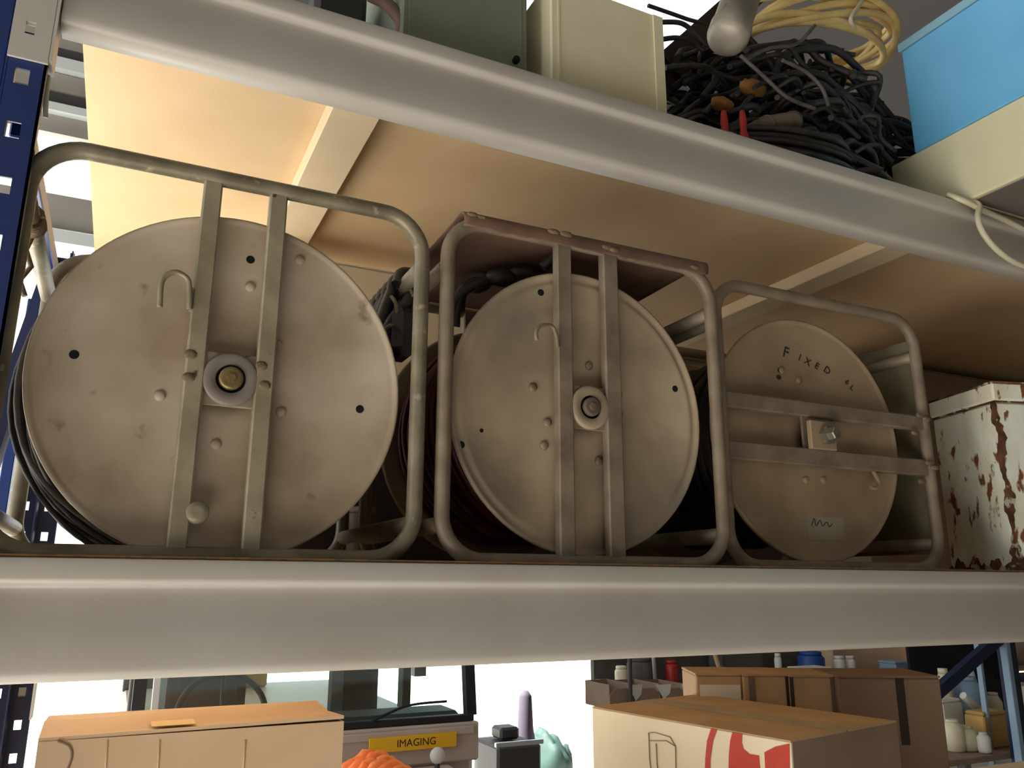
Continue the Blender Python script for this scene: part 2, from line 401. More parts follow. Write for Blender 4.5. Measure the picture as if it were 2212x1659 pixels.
def upright(xa, label, m, h=3.6, ya=Y0, yb=Y1):
    root = thing('rack_upright', (xa+.045, (ya+yb)/2, FZ), label, 'rack upright', 'blue rack uprights')
    zo = (2.168-FZ)
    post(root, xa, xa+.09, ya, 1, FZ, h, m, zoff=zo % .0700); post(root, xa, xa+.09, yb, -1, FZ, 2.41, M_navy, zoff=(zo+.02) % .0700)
    for (y_a, z_a, y_b, z_b) in ((ya+.04, 1.53, ya+.62, 2.15), (ya+.04, 1.50, yb-.04, .45), (ya+.04, -.15, yb-.04, .43)):
        a = Vector((xa+.05, y_a, z_a)); b_ = Vector((xa+.05, y_b, z_b)); d = (b_-a).normalized(); n = Vector((0, -d.z, d.y))*.018
        MB().prism([a-n, a+n, b_+n, b_-n], (.024, 0, 0)).build('brace', m, root)
    for z in (2.14, .44): MB().box(xa+.050, xa+.074, ya+.08, yb-.08, z, z+.03, .002).build('strut', m, root)
    return root
upright(-.228, 'blue slotted rack upright at the left edge beside the olive reel', M_blue)
upright(3.575, 'blue slotted rack upright at the far right end', M_blue)

def shelf_board(ztop, label, battens, zbeam=0):
    root = thing('shelf_board', (1.2, 1.5, ztop-.018), label, 'shelf board', 'shelf boards')
    x0 = -.128
    MB().box(x0, 3.54, Y0+.022, Y1-.022, ztop-.018, ztop).build('panel', M_board, root)
    if zbeam: MB().box(x0, 3.54, Y0+.003, Y0+.0178, zbeam+.0003, zbeam+.0030).build('front_edge', M_boardedge, root, label='raw brown edge strip')
    for (a, b_) in battens:
        MB().box(a, b_, Y0+.045, Y1-.045, ztop-.052, ztop-.0185, .002).build('batten', M_batten, root)
    return root
shelf_board(2.398, 'tan particle board of the upper shelf seen from below', [(.235, .315), (1.495, 1.575)])
shelf_board(1.620, 'particle board shelf carrying the cable reels', [(.235, .315), (1.495, 1.575)], 1.627)
shelf_board(.932, 'lower shelf board carrying the cartons', [])
SH = 1.6202   # top of the reel shelf

# ------------------------------------------------------------------ cable reels
def flange(root, name, c, y, r, front, holes, m, groove=None):
    """pressed disc, slightly dished, with a rolled rim"""
    s = -1 if front else 1     # outer side
    cx, cz = c
    pr = [(.012, 0), (.05, 0), (r*.55, 0)]
    if groove: pr += [(r*groove-.004, 0), (r*groove, .0022), (r*groove+.004, 0)]
    pr += [(r-.011, 0), (r-.007, .0015), (r-.004, .004), (r-.001, .0035), (r, 0), (r-.0005, -.004), (r-.003, -.006), (r-.006, -.005), (r-.010, -.003), (r*.5, -.003), (.012, -.003)]
    mb = MB().lathe((cx, y, cz), (0, s, 0), pr, 96, closed=True)
    o = mb.build(name, m, root); return o
def helix(cx, cz, y0, y1, r, wire, jit, turns, seg=56, seed=1):
    rnd = random.Random(seed); pts = []; N = int(turns*seg); ph = [rnd.uniform(0, 6.28) for _ in range(6)]
    for i in range(N+1):
        t = i/seg; a = 2*math.pi*t
        rr = r+jit*(math.sin(t*1.7+ph[0])+math.sin(a*2+ph[1]+t)*.5+math.sin(t*4.1+ph[2]))*.5
        y = y0+(y1-y0)*i/N+wire*.5*math.sin(a*3+ph[3]+t*2.3)
        pts.append((cx+rr*math.cos(a), y, cz+rr*math.sin(a)))
    return pts
def reel(label, X0, X1, ZT, c, rad, bars, horiz, mats, YF=1.03, YR=1.415, cable=None, groove=None, crad=.188, wire=.0055, sheet=None):
    mf, mb_, md = mats[:3]; TR = .011; cx, cz = c
    root = thing('cable_reel', ((X0+X1)/2, (YF+YR)/2, SH), label, 'cable reel', 'field cable reels on the shelf')
    for nm, y in (('front_frame', YF), ('rear_frame', YR)):
        MB().tube(rrect(X0+TR, X1-TR, SH+TR+.0003, ZT-TR, .06, y, 9), TR, 14, closed=True).build(nm, mf, root)
    for (x, z) in ((X0+TR, ZT-.085), (X1-TR, ZT-.085), (X0+TR, SH+.058), (X1-TR, SH+.058)):
        MB().cyl((x, YF+.006, z), (x, YR-.006, z), .0115, 14).build('cross_tube', mf, root)
    YD = YF+.020
    fl = flange(root, 'flange', c, YD, rad, True, None, md, groove)
    flange(root, 'flange', c, YR-.022, rad, False, None, md)
    MB().lathe((cx, YD+.003, cz), (0, 1, 0), [(.07, 0), (.07, YR-YF-.05)], 40).build('drum', md, root)
    for q in (0, 1):
        for (a, b_) in bars:
            y = (YF-.006, YF+.011) if q == 0 else (YR-.011, YR+.006)
            m = MB()
            if horiz: m.box(X0+.012, X1-.004, *y, a, b_, .0022)
            else: m.box(a, b_, *y, SH+.012, ZT-.012, .0022)
            m.build('axle_bar', mb_, root)
    # bearing plate between the bars
    if horiz: z0, z1 = bars[0][1], bars[1][0]; pl = MB().box(cx-.034, cx+.034, YF+.001, YF+.006, z0-.002, z1+.002, .001)
    else: x0, x1 = bars[0][1], bars[1][0]; pl = MB().box(x0-.002, x1+.002, YF+.001, YF+.006, cz-.034, cz+.034, .001)
    pl.build('bearing_plate', mb_, root)
    hy = YF-.006
    if horiz: return root, fl, YD
    wsh = MB().lathe((cx, hy+.008, cz), (0, -1, 0), [(.018, 0), (.033, 0), (.034, .002), (.033, .007), (.031, .008), (.0185, .008), (.018, .007)], 40, closed=True).build('hub_collar', mats[3] if len(mats) > 3 else M_lilac, root)
    MB().lathe((cx, hy+.0085, cz), (0, -1, 0), [(.0188, 0), (.0188, .0035)], 30).build('bearing_gap', M_dark, wsh)
    bo = MB().lathe((cx, hy+.005, cz), (0, -1, 0), [(.0145, 0), (.0145, .009), (.0135, .0105), (.011, .011)], 30).build('axle_end', mats[4] if len(mats) > 4 else M_brass, root)
    MB().lathe((cx, hy-.0055, cz), (0, -1, 0), [(.007, 0), (.0068, .0025), (.005, .003)], 6, smooth=False).build('axle_nut', mats[4] if len(mats) > 4 else M_brass, bo)
    return root, fl, YD
def hole(fl, px, py, YD, r=.0052):
    p = at(px, py, YD); MB().lathe((p.x, YD-.0006, p.z), (0, 1, 0), [(r, 0), (r, .0012)], 14).build('bolt_hole', M_dark, fl)
def rivet(fl, px, py, YD, r=.007, m=None, h=.005):
    p = at(px, py, YD); MB().lathe((p.x, YD+.0005, p.z), (0, -1, 0), [(r, 0), (r*.92, h*.5), (r*.6, h*.88), (r*.15, h)], 14).build('rivet', m or M_disc, fl)
def hook(root, pts, r, m, label=None):
    MB().tube(bez(pts, 8), r, 8).build('hook', m, root, label=label)

# --- reel with black field cable, nearest the left upright
C1 = (.104, 1.847); YF = 1.03
r1, f1, YD = reel('olive cable reel in a tube cage, leftmost, wound with black cable', -.153, .361, 2.126, C1, .2245, [(.050, .073), (.133, .156)], False, (M_frame, M_bar, M_disc))
for p in ((160, 766), (777, 884), (541, 561)): hole(f1, *p, YD, .0055)
for p in ((345, 855), (466, 960), (607, 890), (600, 745), (648, 562), (540, 620)): rivet(f1, *p, YD)
p = at(425, 1107, YD-.02)
MB().lathe((p.x, YD, p.z), (0, -1, 0), [(.006, 0), (.006, .010), (.0125, .012), (.014, .016), (.0138, .024), (.012, .027), (.006, .0285)], 24).build('winding_knob', M_bar, r1)
hook(r1, [at(409, 668, 1.022), at(409, 640, 1.020), at(407, 608, 1.018), at(395, 594, 1.016), at(377, 588, 1.014), at(358, 596, 1.013), at(348, 615, 1.012), at(345, 664, 1.012)], .0036, M_bar)
MB().box(.0475, .0505, 1.021, 1.036, at(409, 668, 1.03).z-.002, at(409, 625, 1.03).z).build('hook_plate', M_bar, r1)
for (px, py) in ((412, 765), (408, 815), (565, 790), (572, 832)):
    p = at(px, py, YF-.006); MB().sphere((p.x, YF-.0055, p.z), .008, 10, (1.0, .35, .8)).build('weld_bead', M_weld, r1)
rest = MB()
for k, (rr, w, m_) in enumerate(((.182, .0048, M_cab), (.187, .0042, M_cabg), (.190, .0045, M_cab), (.193, .0036, M_cabg))):
    MB().tube(helix(*C1, 1.062, 1.385, rr, w, .004, (26, 9, 10, 7)[k], seed=k+3), w, 6).build('cable_winding', m_, r1, label='dusty black wound cable' if k == 0 else None)
for k in range(16):
    rnd = random.Random(k+200); rr = .200+rnd.uniform(-.008, .014); ox, oz = -.034+rnd.uniform(-.008, .006), -.014+rnd.uniform(-.006, .004); yy = 1.085+.0185*k; q = []
    for i in range(48):
        a = 2*math.pi*i/48; q.append((C1[0]+ox+rr*math.cos(a), yy+.010*math.sin(a*2+k), max(SH+.006, C1[1]+oz+rr*math.sin(a)+.003*math.sin(5*a+k))))
    MB().tube(q, rnd.uniform(.0032, .0052), 6, closed=True).build('loose_turn', M_cab if k % 3 else M_cabg, r1)
# old cord tied round the top left cross tube
xs = -.142; zt = 2.126-.085
pts = []
for k in range(60):
    a = k*.55; pts.append((xs+.0135*math.cos(a), 1.085+k*.0006, zt+.0135*math.sin(a)))
pts += [(xs-.004, 1.125, zt-.03), (xs+.004, 1.13, zt-.05), (xs-.006, 1.13, zt-.07), (xs+.002, 1.13, zt-.09)]
MB().tube(pts, .0035, 7).build('tied_cord', M_rope, r1)

# --- middle reel with dark red cable and the primer-brown top sheet
C2 = (.624, 1.862)
r2, f2, YD2 = reel('middle cable reel with brown sheet along its cage top and dark red cable', .378, .880, 2.137, C2, .2225, [(.568, .594), (.652, .680)], False, (M_frame2, M_frame2, M_disc2, M_disc2, M_conn), groove=.915)
for p in ((1168, 632), (1458, 840), (996, 961), (1040, 930)): hole(f2, *p, YD2, .0055 if p[0] != 1040 else .003)
for p in ((1151, 837), (1335, 851), (1337, 895), (1182, 913), (1175, 962), (1272, 790), (1238, 885), (1293, 996)): rivet(f2, *p, YD2, .0075, M_frame2)
hook(r2, [at(1205, 750, 1.022), at(1202, 725, 1.02), at(1194, 706, 1.018), at(1180, 702, 1.016), at(1165, 706, 1.014), at(1158, 720, 1.013), at(1160, 735, 1.012)], .003, M_frame2)
MB().tube(helix(*C2, 1.062, 1.385, .176, .0055, .005, 24, seed=11), .0062, 6).build('cable_winding', M_red, r2, label='dark red wound cable')
MB().tube(helix(*C2, 1.062, 1.385, .188, .0055, .004, 12, seed=12), .0055, 6).build('cable_winding', M_red, r2)
def sheet_strip(path, x0, x1, t, m, name, root, axis='x', rag=.004, n=40, seed=3):
    """bent sheet following path (y, z) from x0 to x1 with a ragged first edge"""
    rnd = random.Random(seed); mb = MB(); rows = []
    for i in range(n+1):
        x = x0+(x1-x0)*i/n; d = rnd.uniform(-rag, rag); rows.append([(x, y+(d if k == 0 else 0)*.3, z+(d if k == 0 else 0)) for k, (y, z) in enumerate(path)])
    vs = [p for r_ in rows for p in r_]; m_ = len(path); fs = []
    vs2 = [(p[0], p[1]+t*.3, p[2]-t) for p in vs]
    N = len(vs)
    for i in range(n):
        for k in range(m_-1):
            a = i*m_+k; fs += [(a, a+1, a+m_+1, a+m_), (N+a, N+a+m_, N+a+m_+1, N+a+1)]
    for i in range(n):
        a = i*m_; fs += [(a, a+m_, N+a+m_, N+a)]; a = i*m_+m_-1; fs += [(a, N+a, N+a+m_, a+m_)]
    for k in range(m_-1):
        fs += [(k, N+k, N+k+1, k+1)]; a = n*m_+k; fs += [(a, a+1, N+a+1, N+a)]
    mb.add(vs+vs2, fs, True); return mb.build(name, m, root)
sheet_strip([(1.0165, 2.116), (1.0155, 2.128), (1.019, 2.1365), (1.03, 2.1400), (1.06, 2.138), (1.20, 2.136), (1.40, 2.134)], .408, .858, .0025, M_sheet, 'top_sheet', r2, rag=.0015)
for (px, py, s) in ((1020, 458, .009), (1195, 500, .011), (1222, 505, .012), (1310, 535, .010), (1325, 540, .011), (1500, 578, .010), (1040, 470, .008)):
    p = at(px, py, 1.018); MB().sphere((p.x, 1.0165, min(p.z, 2.133)), s*.72, 9, (1.5, .5, .6)).build('torn_weld', M_weld, r2)
# cable ends and black plugs poking out over the red cable
for k, (px, py, Y, q, s) in enumerate(((1035, 610, 1.2, (1, 1.6, .8), .022), (1085, 600, 1.16, (1.5, 1, .8), .020), (1130, 590, 1.15, (1.6, 1, .7), .018))):
    p = at(px, py, Y); MB().sphere(p, s, 12, q).build('cable_plug', M_cab, r2)
pa = at(1172, 578, 1.09); MB().cyl(pa, at(1195, 555, 1.08), .009, 14).build('cable_plug', M_cab, r2)
for sd in range(4):
    rnd = random.Random(sd+50); q = [at(975+rnd.uniform(-10, 20), 690+rnd.uniform(-20, 20), 1.2)]
    q += [at(1000+rnd.uniform(-10, 20), 625+rnd.uniform(-20, 15), 1.18), at(1090+rnd.uniform(-20, 30), 590+rnd.uniform(-10, 15), 1.17), at(1180+rnd.uniform(-10, 30), 578+rnd.uniform(-6, 10), 1.18), at(1300, 640, 1.22)]
    MB().tube(bez(q, 10), .008, 8).build('loose_lead', M_cab, r2)

# --- right hand reel: same cage lying on its side, bars level
C3 = (1.118, 1.862); Y3 = 1.055
r3, f3, YD3 = reel('tan cable reel marked in felt pen, rightmost, its cage turned so bars lie level', .889, 1.416, 2.134, C3, .2255, [(1.807, 1.838), (1.896, 1.924)], True, (M_frame2, M_frame2, M_disc3, M_disc3, M_steel), YF=Y3, YR=1.44)
MB().tube(helix(*C3, 1.085, 1.41, .182, .0055, .005, 24, seed=21), .0062, 6).build('cable_winding', M_brn, r3, label='dark wound cable')
rows = []
mb = MB(); mb.box(1.404, 1.4085, 1.049, 1.425, 1.66, 2.085, .001); mb.build('side_sheet', M_sheet3, r3)
for (px, py) in ((1985, 897), (2000, 905), (1975, 935), (2005, 1000), (2018, 1010), (1990, 1040)):
    p = at(px, py, 1.045); MB().sphere((p.x, 1.043, p.z), .008, 9, (1.5, .5, .7)).build('torn_weld', M_weld, r3)
for p in ((1778, 1037), (1740, 1037), (1725, 822), (1688, 800)): rivet(f3, *p, YD3, .007, M_disc3)
# square bearing block and hexagon nut on the axle
MB().box(C3[0]-.032, C3[0]+.030, 1.039, 1.0495, C3[1]-.026, C3[1]+.026, .002).build('bearing_block', M_disc3, r3)
MB().lathe((C3[0]+.004, 1.041, C3[1]), (0, -1, 0), [(.018, 0), (.018, .011), (.012, .013), (.012, .026), (.010, .028)], 6, smooth=False).build('axle_nut', M_steel, r3)
hook(r3, [at(1885, 1015, 1.06), at(1893, 1030, 1.056), at(1900, 1046, 1.052), at(1892, 1055, 1.052), at(1880, 1052, 1.054)], .004, M_disc3)
# felt pen writing FIXED / OL, and a small paper sticker
d = at(1760, 790, YD3)-at(1690, 765, YD3)
for ch, px, py, sz, a in (('F', 1697, 762, .030, -12), ('I', 1727, 773, .020, -18), ('X', 1744, 782, .021, -24), ('E', 1764, 791, .019, -28), ('D', 1786, 801, .021, -34), ('6', 1829, 826, .017, -38), ('L', 1840, 838, .017, -42)):
    p = at(px, py, YD3); t = text_mb(ch, sz, .0003); ca, sa = math.cos(R(a)), math.sin(R(a))
    place_text(t, (p.x, YD3-.0008, p.z), (ca, 0, sa), (-sa+.15, 0, ca)); t.build('pen_letter', M_marker, f3, label='handwritten felt pen letter ' + ch)
sm = MB()
for px, py, s in ((1685, 800, .007), (1682, 815, .006), (1728, 822, .004)):
    p = at(px, py, YD3); sm.sphere((p.x, YD3-.0003, p.z), s, 8, (1, .12, .8))
sm.build('ink_smudge', M_marker, f3)
q = [at(1741, 1113, YD3), at(1822, 1120, YD3), at(1822, 1166, YD3), at(1745, 1166, YD3)]
stk = MB().prism([(p.x, YD3-.0002, p.z) for p in q], (0, -.0006, 0)).build('paper_sticker', M_bag, f3, label='faded paper sticker with pen scrawl')
sq = [at(1752, 1135, YD3), at(1758, 1120, YD3), at(1762, 1136, YD3), at(1770, 1124, YD3), at(1776, 1136, YD3), at(1785, 1128, YD3), at(1790, 1138, YD3), at(1797, 1132, YD3)]
MB().tube([(p.x, YD3-.0012, p.z) for p in bez(sq, 5)], .0007, 5).build('pen_scrawl', M_marker, stk)

# ------------------------------------------------------------------ other things on the reel shelf
# rusted tin box at the right
def tin_box():
    A = Vector((1.592, 1.028, SH)); Bk = Vector((1.645, 1.215, SH)); u = (Bk-A).normalized(); n = Vector((u.y, -u.x, 0))
    root = thing('rusty_tin', tuple(A+u*.1+n*.1), 'white painted tin box eaten by rust beside the rightmost reel', 'tin box')
    L1, L2, Hh = .192, .24, .392
    Mx = Matrix(((n.x, u.x, 0, A.x), (n.y, u.y, 0, A.y), (0, 0, 1, A.z), (0, 0, 0, 1)))
    MB().box(0, L2, 0, L1, .0, Hh-.042, .006).xf(Mx).build('body', M_rust, root)
    MB().box(-.003, L2+.003, -.003, L1+.003, Hh-.040, Hh-.002, .004).xf(Mx).build('lid', M_rust, root)
    MB().box(.001, L2-.001, .001, L1-.001, Hh-.043, Hh-.039).xf(Mx).build('lid_seam', M_rustd, root, label='dark rusted seam below the lid')
    rnd = random.Random(5)
    def ragged(zlo, zhi, seed, top):   # rust band hugging an edge, ragged border
        rnd = random.Random(seed); mb = MB()
        for face in range(2):
            N = 26; L = L1 if face == 0 else L2; low = []; hi = []
            for i in range(N+1):
                t = L*i/N; e = zhi+.008*math.sin(i*.9+seed+face)+.005*math.sin(i*2.3)+rnd.uniform(-.003, .003); z_a, z_b = zlo, e
                P = (lambda tt, z: (-.0012, tt, z)) if face == 0 else (lambda tt, z: (tt, -.0012, z))
                low.append(P(t, z_a)); hi.append(P(t, z_b))
            vs = low+hi; mb.add(vs, [(i, i+1, N+2+i, N+1+i) for i in range(N)])
        return mb.xf(Mx)
    ragged(.0005, .028, 1, False).build('rust_band', M_rustd, root, label='ragged brown rust along the foot')
    mb = MB(); N = 40; rr = random.Random(9); va = []; vb = []; vc = []
    for i in range(N+1):
        z = .02+(Hh-.065)*i/N; a = .007+.006*math.sin(i*.55)+rr.uniform(-.003, .004); b2 = .008+.006*math.sin(i*.43+1)+rr.uniform(-.003, .004)
        va.append((-.0014, max(.001, a), z)); vb.append((-.0014, -.0014, z)); vc.append((max(.002, b2), -.0014, z))
    mb.add(va+vb+vc, [(i, i+1, N+2+i, N+1+i) for i in range(N)]+[(N+1+i, N+2+i, 2*N+3+i, 2*N+2+i) for i in range(N)])
    mb.xf(Mx).build('rust_band', M_rustd, root)
    mb = MB()
    mb.tube([(-.003, -.003, Hh-.003), (-.003, L1+.003, Hh-.003), (L2+.003, L1+.003, Hh-.003), (L2+.003, -.003, Hh-.003)], .003, 6, closed=True)
    mb.xf(Mx).build('lid_rim', M_rustd, root)
tin_box()
# big cream carton at the back behind the two reels
bc = thing('back_carton', (.52, 1.83, SH), 'tall cream carton standing at the back of the shelf behind the left reels', 'carton')
MB().box(.22, .70, 1.72, 1.93, SH, 2.31, .004).build('body', M_cream, bc)
for a, b_ in ((1.72, 1.822), (1.828, 1.93)): MB().box(.22, .70, a, b_, 2.3105, 2.3135).build('flap', M_cream, bc)
br = thing('back_carton', (2.85, 2.05, SH), 'large brown carton at the back of the shelf behind the rusty tin', 'carton')
MB().box(2.15, 3.5, 1.85, 2.15, SH, 2.34, .004).build('body', M_cardd, br)
for a, b_ in ((1.85, 1.997), (2.003, 2.15)): MB().box(2.15, 3.5, a, b_, 2.3403, 2.3433).build('flap', M_cardd, br)
dc = thing('light_block_crate', (1.35, 2.05, SH), 'dark crate added at the back of the shelf to block light behind the middle and right reels', 'crate')  # crate added to keep back light off the right of the board
MB().box(.80, 1.90, 1.88, 2.18, SH, 2.13, .006).build('body', M_dgrey, dc); MB().box(.79, 1.91, 1.87, 2.19, 2.1305, 2.155, .006).build('lid', M_dgrey, dc)
# dark holdall below the hank
hb = MB(); hb.box(.14, .66, 1.56, 1.70, SH, 1.97, .03); o = hb.build('equipment_case', M_seat, None, 'dark purple equipment case behind the red cable of the middle reel', 'case')
# black strap hank wound on the top right cross tube of the first reel
hk = thing('strap_hank', (.35, 1.24, 1.93), 'hank of black cable with pale ties hung behind the first reel', 'cable hank')
for k in range(9):
    rnd = random.Random(k+80); y0 = 1.10+k*.03; x0 = .352; zc = 2.041
    q = [(x0-.016, y0, zc-.004), (x0-.008, y0+.004, zc+.016), (x0+.012, y0+.008, zc+.013), (x0+.006, y0+.012, zc-.02), (x0-.008+rnd.uniform(-.02, 0), y0+.02, zc-.07), (x0-.02, y0+.03, zc-.10-rnd.uniform(0, .05)), (x0-.032, y0+.03, zc-.07), (x0-.016, y0+.02, zc-.004)]
    MB().tube(bez(q, 7), .010, 8).build('cable_loop', M_cab, hk)
a = at(850, 700, 1.10); b_ = at(902, 772, 1.10)
MB().box(a.x, b_.x, 1.09, 1.15, b_.z, a.z+.03, .012).build('cable_pouch', M_seat, hk, label='dark purple pouch')
for (px, py, px2, py2) in ((845, 640, 858, 676), (832, 712, 848, 703), (872, 615, 893, 640)):
    MB().tube(bez([at(px, py, 1.10), at((px+px2)/2+3, (py+py2)/2-4, 1.095), at(px2, py2, 1.10)], 6), .003, 6).build('cable_tie', M_rope, hk)
# grey cylinder and tan stick behind the first reel's cage foot
p = at(778, 1185, 1.5); a = at(745, 1140, 1.5); b_ = at(812, 1140, 1.5); tz = at(778, 1097, 1.5).z; rr = (b_-a).length/2*.9
cc = thing('grey_canister', (p.x, 1.5, SH), 'small grey canister standing behind the foot of the left reel', 'canister')
MB().lathe((p.x, 1.5, SH), (0, 0, 1), [(rr-.003, 0), (rr, .004), (rr, tz-SH-.014), (rr*.97, tz-SH-.010)], 28).build('body', M_conn, cc)
MB().lathe((p.x, 1.5, tz-.0105), (0, 0, 1), [(rr*.99, 0), (rr, .003), (rr*.98, .010), (rr*.9, .0115)], 28).build('cap', M_greyp, cc)
a = at(724, 1182, 1.46); b_ = at(737, 1118, 1.46)
MB().prism([(a.x-.005, 1.46, SH+.0005), (a.x+.006, 1.46, SH+.0005), (b_.x+.005, 1.462, b_.z), (b_.x-.003, 1.462, b_.z)], (0, .012, 0)).build('wooden_stick', M_card, None, 'tan wooden offcut upright beside the small grey canister', 'offcut')

# ------------------------------------------------------------------ upper shelf
US = 2.3983
# grey-green steel cabinet
p0, p1 = at(866, 60, 1.075), at(1140, 100, 1.075)
cb = thing('steel_cabinet', ((p0.x+p1.x)/2, 1.2, US), 'grey green steel cabinet on the upper shelf left of the cream box', 'cabinet')
MB().box(p0.x, p1.x, 1.075, 1.42, US, US+.42, .004).build('body', M_greencab, cb)
MB().box(p0.x+.012, p1.x-.012, 1.0735, 1.0748, US+.02, US+.40, .0004).build('door', M_greencab, cb)
MB().cyl((p1.x-.025, 1.0755, US+.062), (p1.x-.025, 1.064, US+.062), .006, 14).build('latch', M_dark, cb)
# cream box
x0, x1 = at(1190, 100, 1.05).x, at(1430, 140, 1.05).x; zt = at(1425, 35, 1.05).z
cr = thing('cream_box', ((x0+x1)/2, 1.15, US), 'aged cream metal box with brown stains on the upper shelf', 'box')
MB().box(x0, x1, 1.05, 1.30, US, zt, .003).build('body', M_creambox, cr)
MB().box(x1-.018, x1+.004, 1.046, 1.0495, US, zt-.004, .001).build('cover_edge', M_creambox, cr)
MB().box(x0+.014, x0+.017, 1.0485, 1.0497, US, zt-.005).build('seam', M_creambox, cr)
MB().box(x0+.05, x0+.16, 1.10, 1.2, zt+.0003, zt+.10, .01).build('top_fitting', M_greyp, cr)
# brown strap and pipe offcut left of the cabinet
q = [at(800, -10, 1.12), at(830, 5, 1.11), at(852, 25, 1.10), at(868, 48, 1.09), at(868, 70, 1.09)]
q.append(Vector((q[-1].x, 1.10, US+.008)))
MB().tube(bez(q, 8), .011, 10).build('leather_strap', M_sheet, None, 'red brown strap drooping beside the grey green cabinet', 'strap')
p = at(798, 30, 1.15)
MB().lathe((p.x, 1.15, US), (0, 0, 1), [(.018, 0), (.020, .003), (.020, .07), (.012, .085), (.012, .10)], 20).build('small_bottle', M_bag, None, 'small pale bottle behind the red brown strap', 'bottle')
p = at(755, 5, 1.2)
MB().box(p.x-.06, p.x+.03, 1.19, 1.33, US, p.z+.03, .01).build('dark_crate', M_dgrey, None, 'dark crate at the left end of the upper shelf clutter', 'crate')

# tangle of black cables
def tangle():
    rnd = random.Random(4); mb = MB(); n_ = 0
    while n_ < 560:
        x, y, z = rnd.uniform(.88, 1.86), rnd.uniform(1.07, 1.50), rnd.uniform(.01, .50)
        e = ((x-1.37)/.50)**2+((y-1.28)/.21)**2+(z/.50)**2
        if e > 1 or (rnd.random() > e and n_ > 120): continue
        if x > 1.50 and y < 1.18: continue
        n_ += 1
        a0 = rnd.uniform(-.5, .5); L = rnd.uniform(.12, .34); sl = rnd.uniform(-.4, .4)-(x-1.37)*.6; q = []
        for i in range(5):
            s_ = i/4-.5
            px_ = x+L*s_*math.cos(a0)+rnd.uniform(-.015, .015); py_ = y+rnd.uniform(-.03, .03)+L*s_*math.sin(a0)*.5
            if px_ > 1.50: py_ = max(py_, 1.19)
            q.append((min(1.90, max(.87, px_)), min(1.5, max(1.055, py_)), max(US+.012, US+z+L*s_*sl-s_*s_*L*.9+rnd.uniform(-.008, .008))))
        mb.tube(bez(q, 6), rnd.uniform(.0045, .009), 6)
    return mb.build('cable_tangle', M_cab, None, 'heap of tangled black cables in the middle of the upper shelf', 'cables', kind='stuff')
tangle()
# a few single leads lying over the heap
for k, (pts, w, m, lab) in enumerate((
        ([(1600, 120), (1650, 165), (1700, 210), (1760, 235)], .004, M_cabg, 'grey lead slanting down across the black cable heap'),
        ([(1690, 130), (1740, 155), (1775, 190), (1790, 230)], .004, M_cabg, 'grey lead arching over the right of the black cable heap'),
        ([(1610, 130), (1660, 105), (1720, 95), (1760, 55)], .004, M_cabg, 'grey lead curving up towards the yellow hose'),
        ([(1400, 12), (1480, 40), (1530, 60), (1560, 120)], .0045, M_cab, 'black lead sagging against the bright roof opening, uppermost'),
        ([(1425, 48), (1470, 50), (1500, 70), (1530, 100)], .0055, M_cab, 'black lead against the bright roof opening, second down'),
        ([(1430, 85), (1460, 82), (1490, 88), (1520, 110)], .0055, M_cab, 'black lead against the bright roof opening, lowest'))):
    Y = 1.055 if k < 3 else 1.22
    MB().tube(bez([at(*p, Y) for p in pts], 10), w, 7).build('loose_lead', m, None, lab, 'cable', 'single leads on the cable heap')
# flat coil of dusty cable near the beam
def coil():
    root = thing('cable_coil', (1.16, 1.25, US), 'flat coil of dusty dark cable lying behind the beam', 'cable coil')
    for k in range(9):
        rnd = random.Random(k); q = []
        rx, ry = .165+rnd.uniform(-.012, .012), .075+rnd.uniform(-.01, .008)
        for i in range(40):
            a = 2*math.pi*i/40; q.append((1.17+rx*math.cos(a), 1.125+ry*math.sin(a)+rnd.uniform(-.001, .001), US+.010+.0085*k+.020*math.sin(a+.6)+.02))
        MB().tube(q, .0065, 7, closed=True).build('cable_turn', M_cab if k % 3 else M_brn, root)
coil()
# inline connector, red plug, ochre lump, white bag
a, b_ = at(1632, 275, 1.09), at(1716, 262, 1.09)
cn = thing('cable_connector', (a.x, 1.09, US), 'dusty grey round cable connector lying on the flat coil', 'connector')
MB().lathe(a, b_-a, [(.006, -.03), (.010, -.01), (.014, 0), (.015, .02), (.0195, .024), (.0195, (b_-a).length-.014), (.0215, (b_-a).length-.012), (.0215, (b_-a).length), (.019, (b_-a).length+.001)], 26).build('body', M_conn, cn)
MB().lathe(a, b_-a, [(.0205, .030), (.0212, .032), (.0205, .034)], 26).build('clamp_ring', M_greyp, cn)
for px in (1560, 1600):
    p = at(px, 254, 1.08); MB().lathe((p.x, 1.075, US+.001), (0, 0, 1), [(.008, 0), (.009, .004), (.009, (p.z-US)*.55), (.0065, (p.z-US)*.65), (.0075, (p.z-US)*.9), (.005, p.z-US+.010)], 14).build('red_plug', M_redp, None, 'small red plastic clip, %s of the pair by the grey connector' % ('left' if px == 1560 else 'right'), 'clip', 'red clips')
rn = random.Random(3)
for (px, py, Y, s, lab) in ((1625, 190, 1.13, .024, 'ochre lump of foam stuck in the black cables'), (1560, 225, 1.12, .020, 'brown ochre block below the foam lump in the cables')):
    p = at(px, py, Y); mb = MB(); mb.sphere(p, s, 14, (1.4, .8, .7)); mb.v = [v+Vector((rn.uniform(-.003, .003), 0, rn.uniform(-.003, .003))) for v in mb.v]
    mb.build('foam_lump', M_ochre, None, lab, 'foam')
a = at(1530, 272, 1.055); b_ = at(1650, 300, 1.055); zt = at(1590, 268, 1.055).z
mb = MB(); N = 16
mb.sphere(((a.x+b_.x)/2, 1.09, US+.012), .06, 20, (1.05, .6, (zt-US-.012)/.06)); mb.v = [Vector((v.x, v.y, max(US+.0003, v.z))) for v in mb.v]
mb.build('white_bag', M_bag, None, 'dusty white plastic bag lying on the beam under the red clips', 'bag')
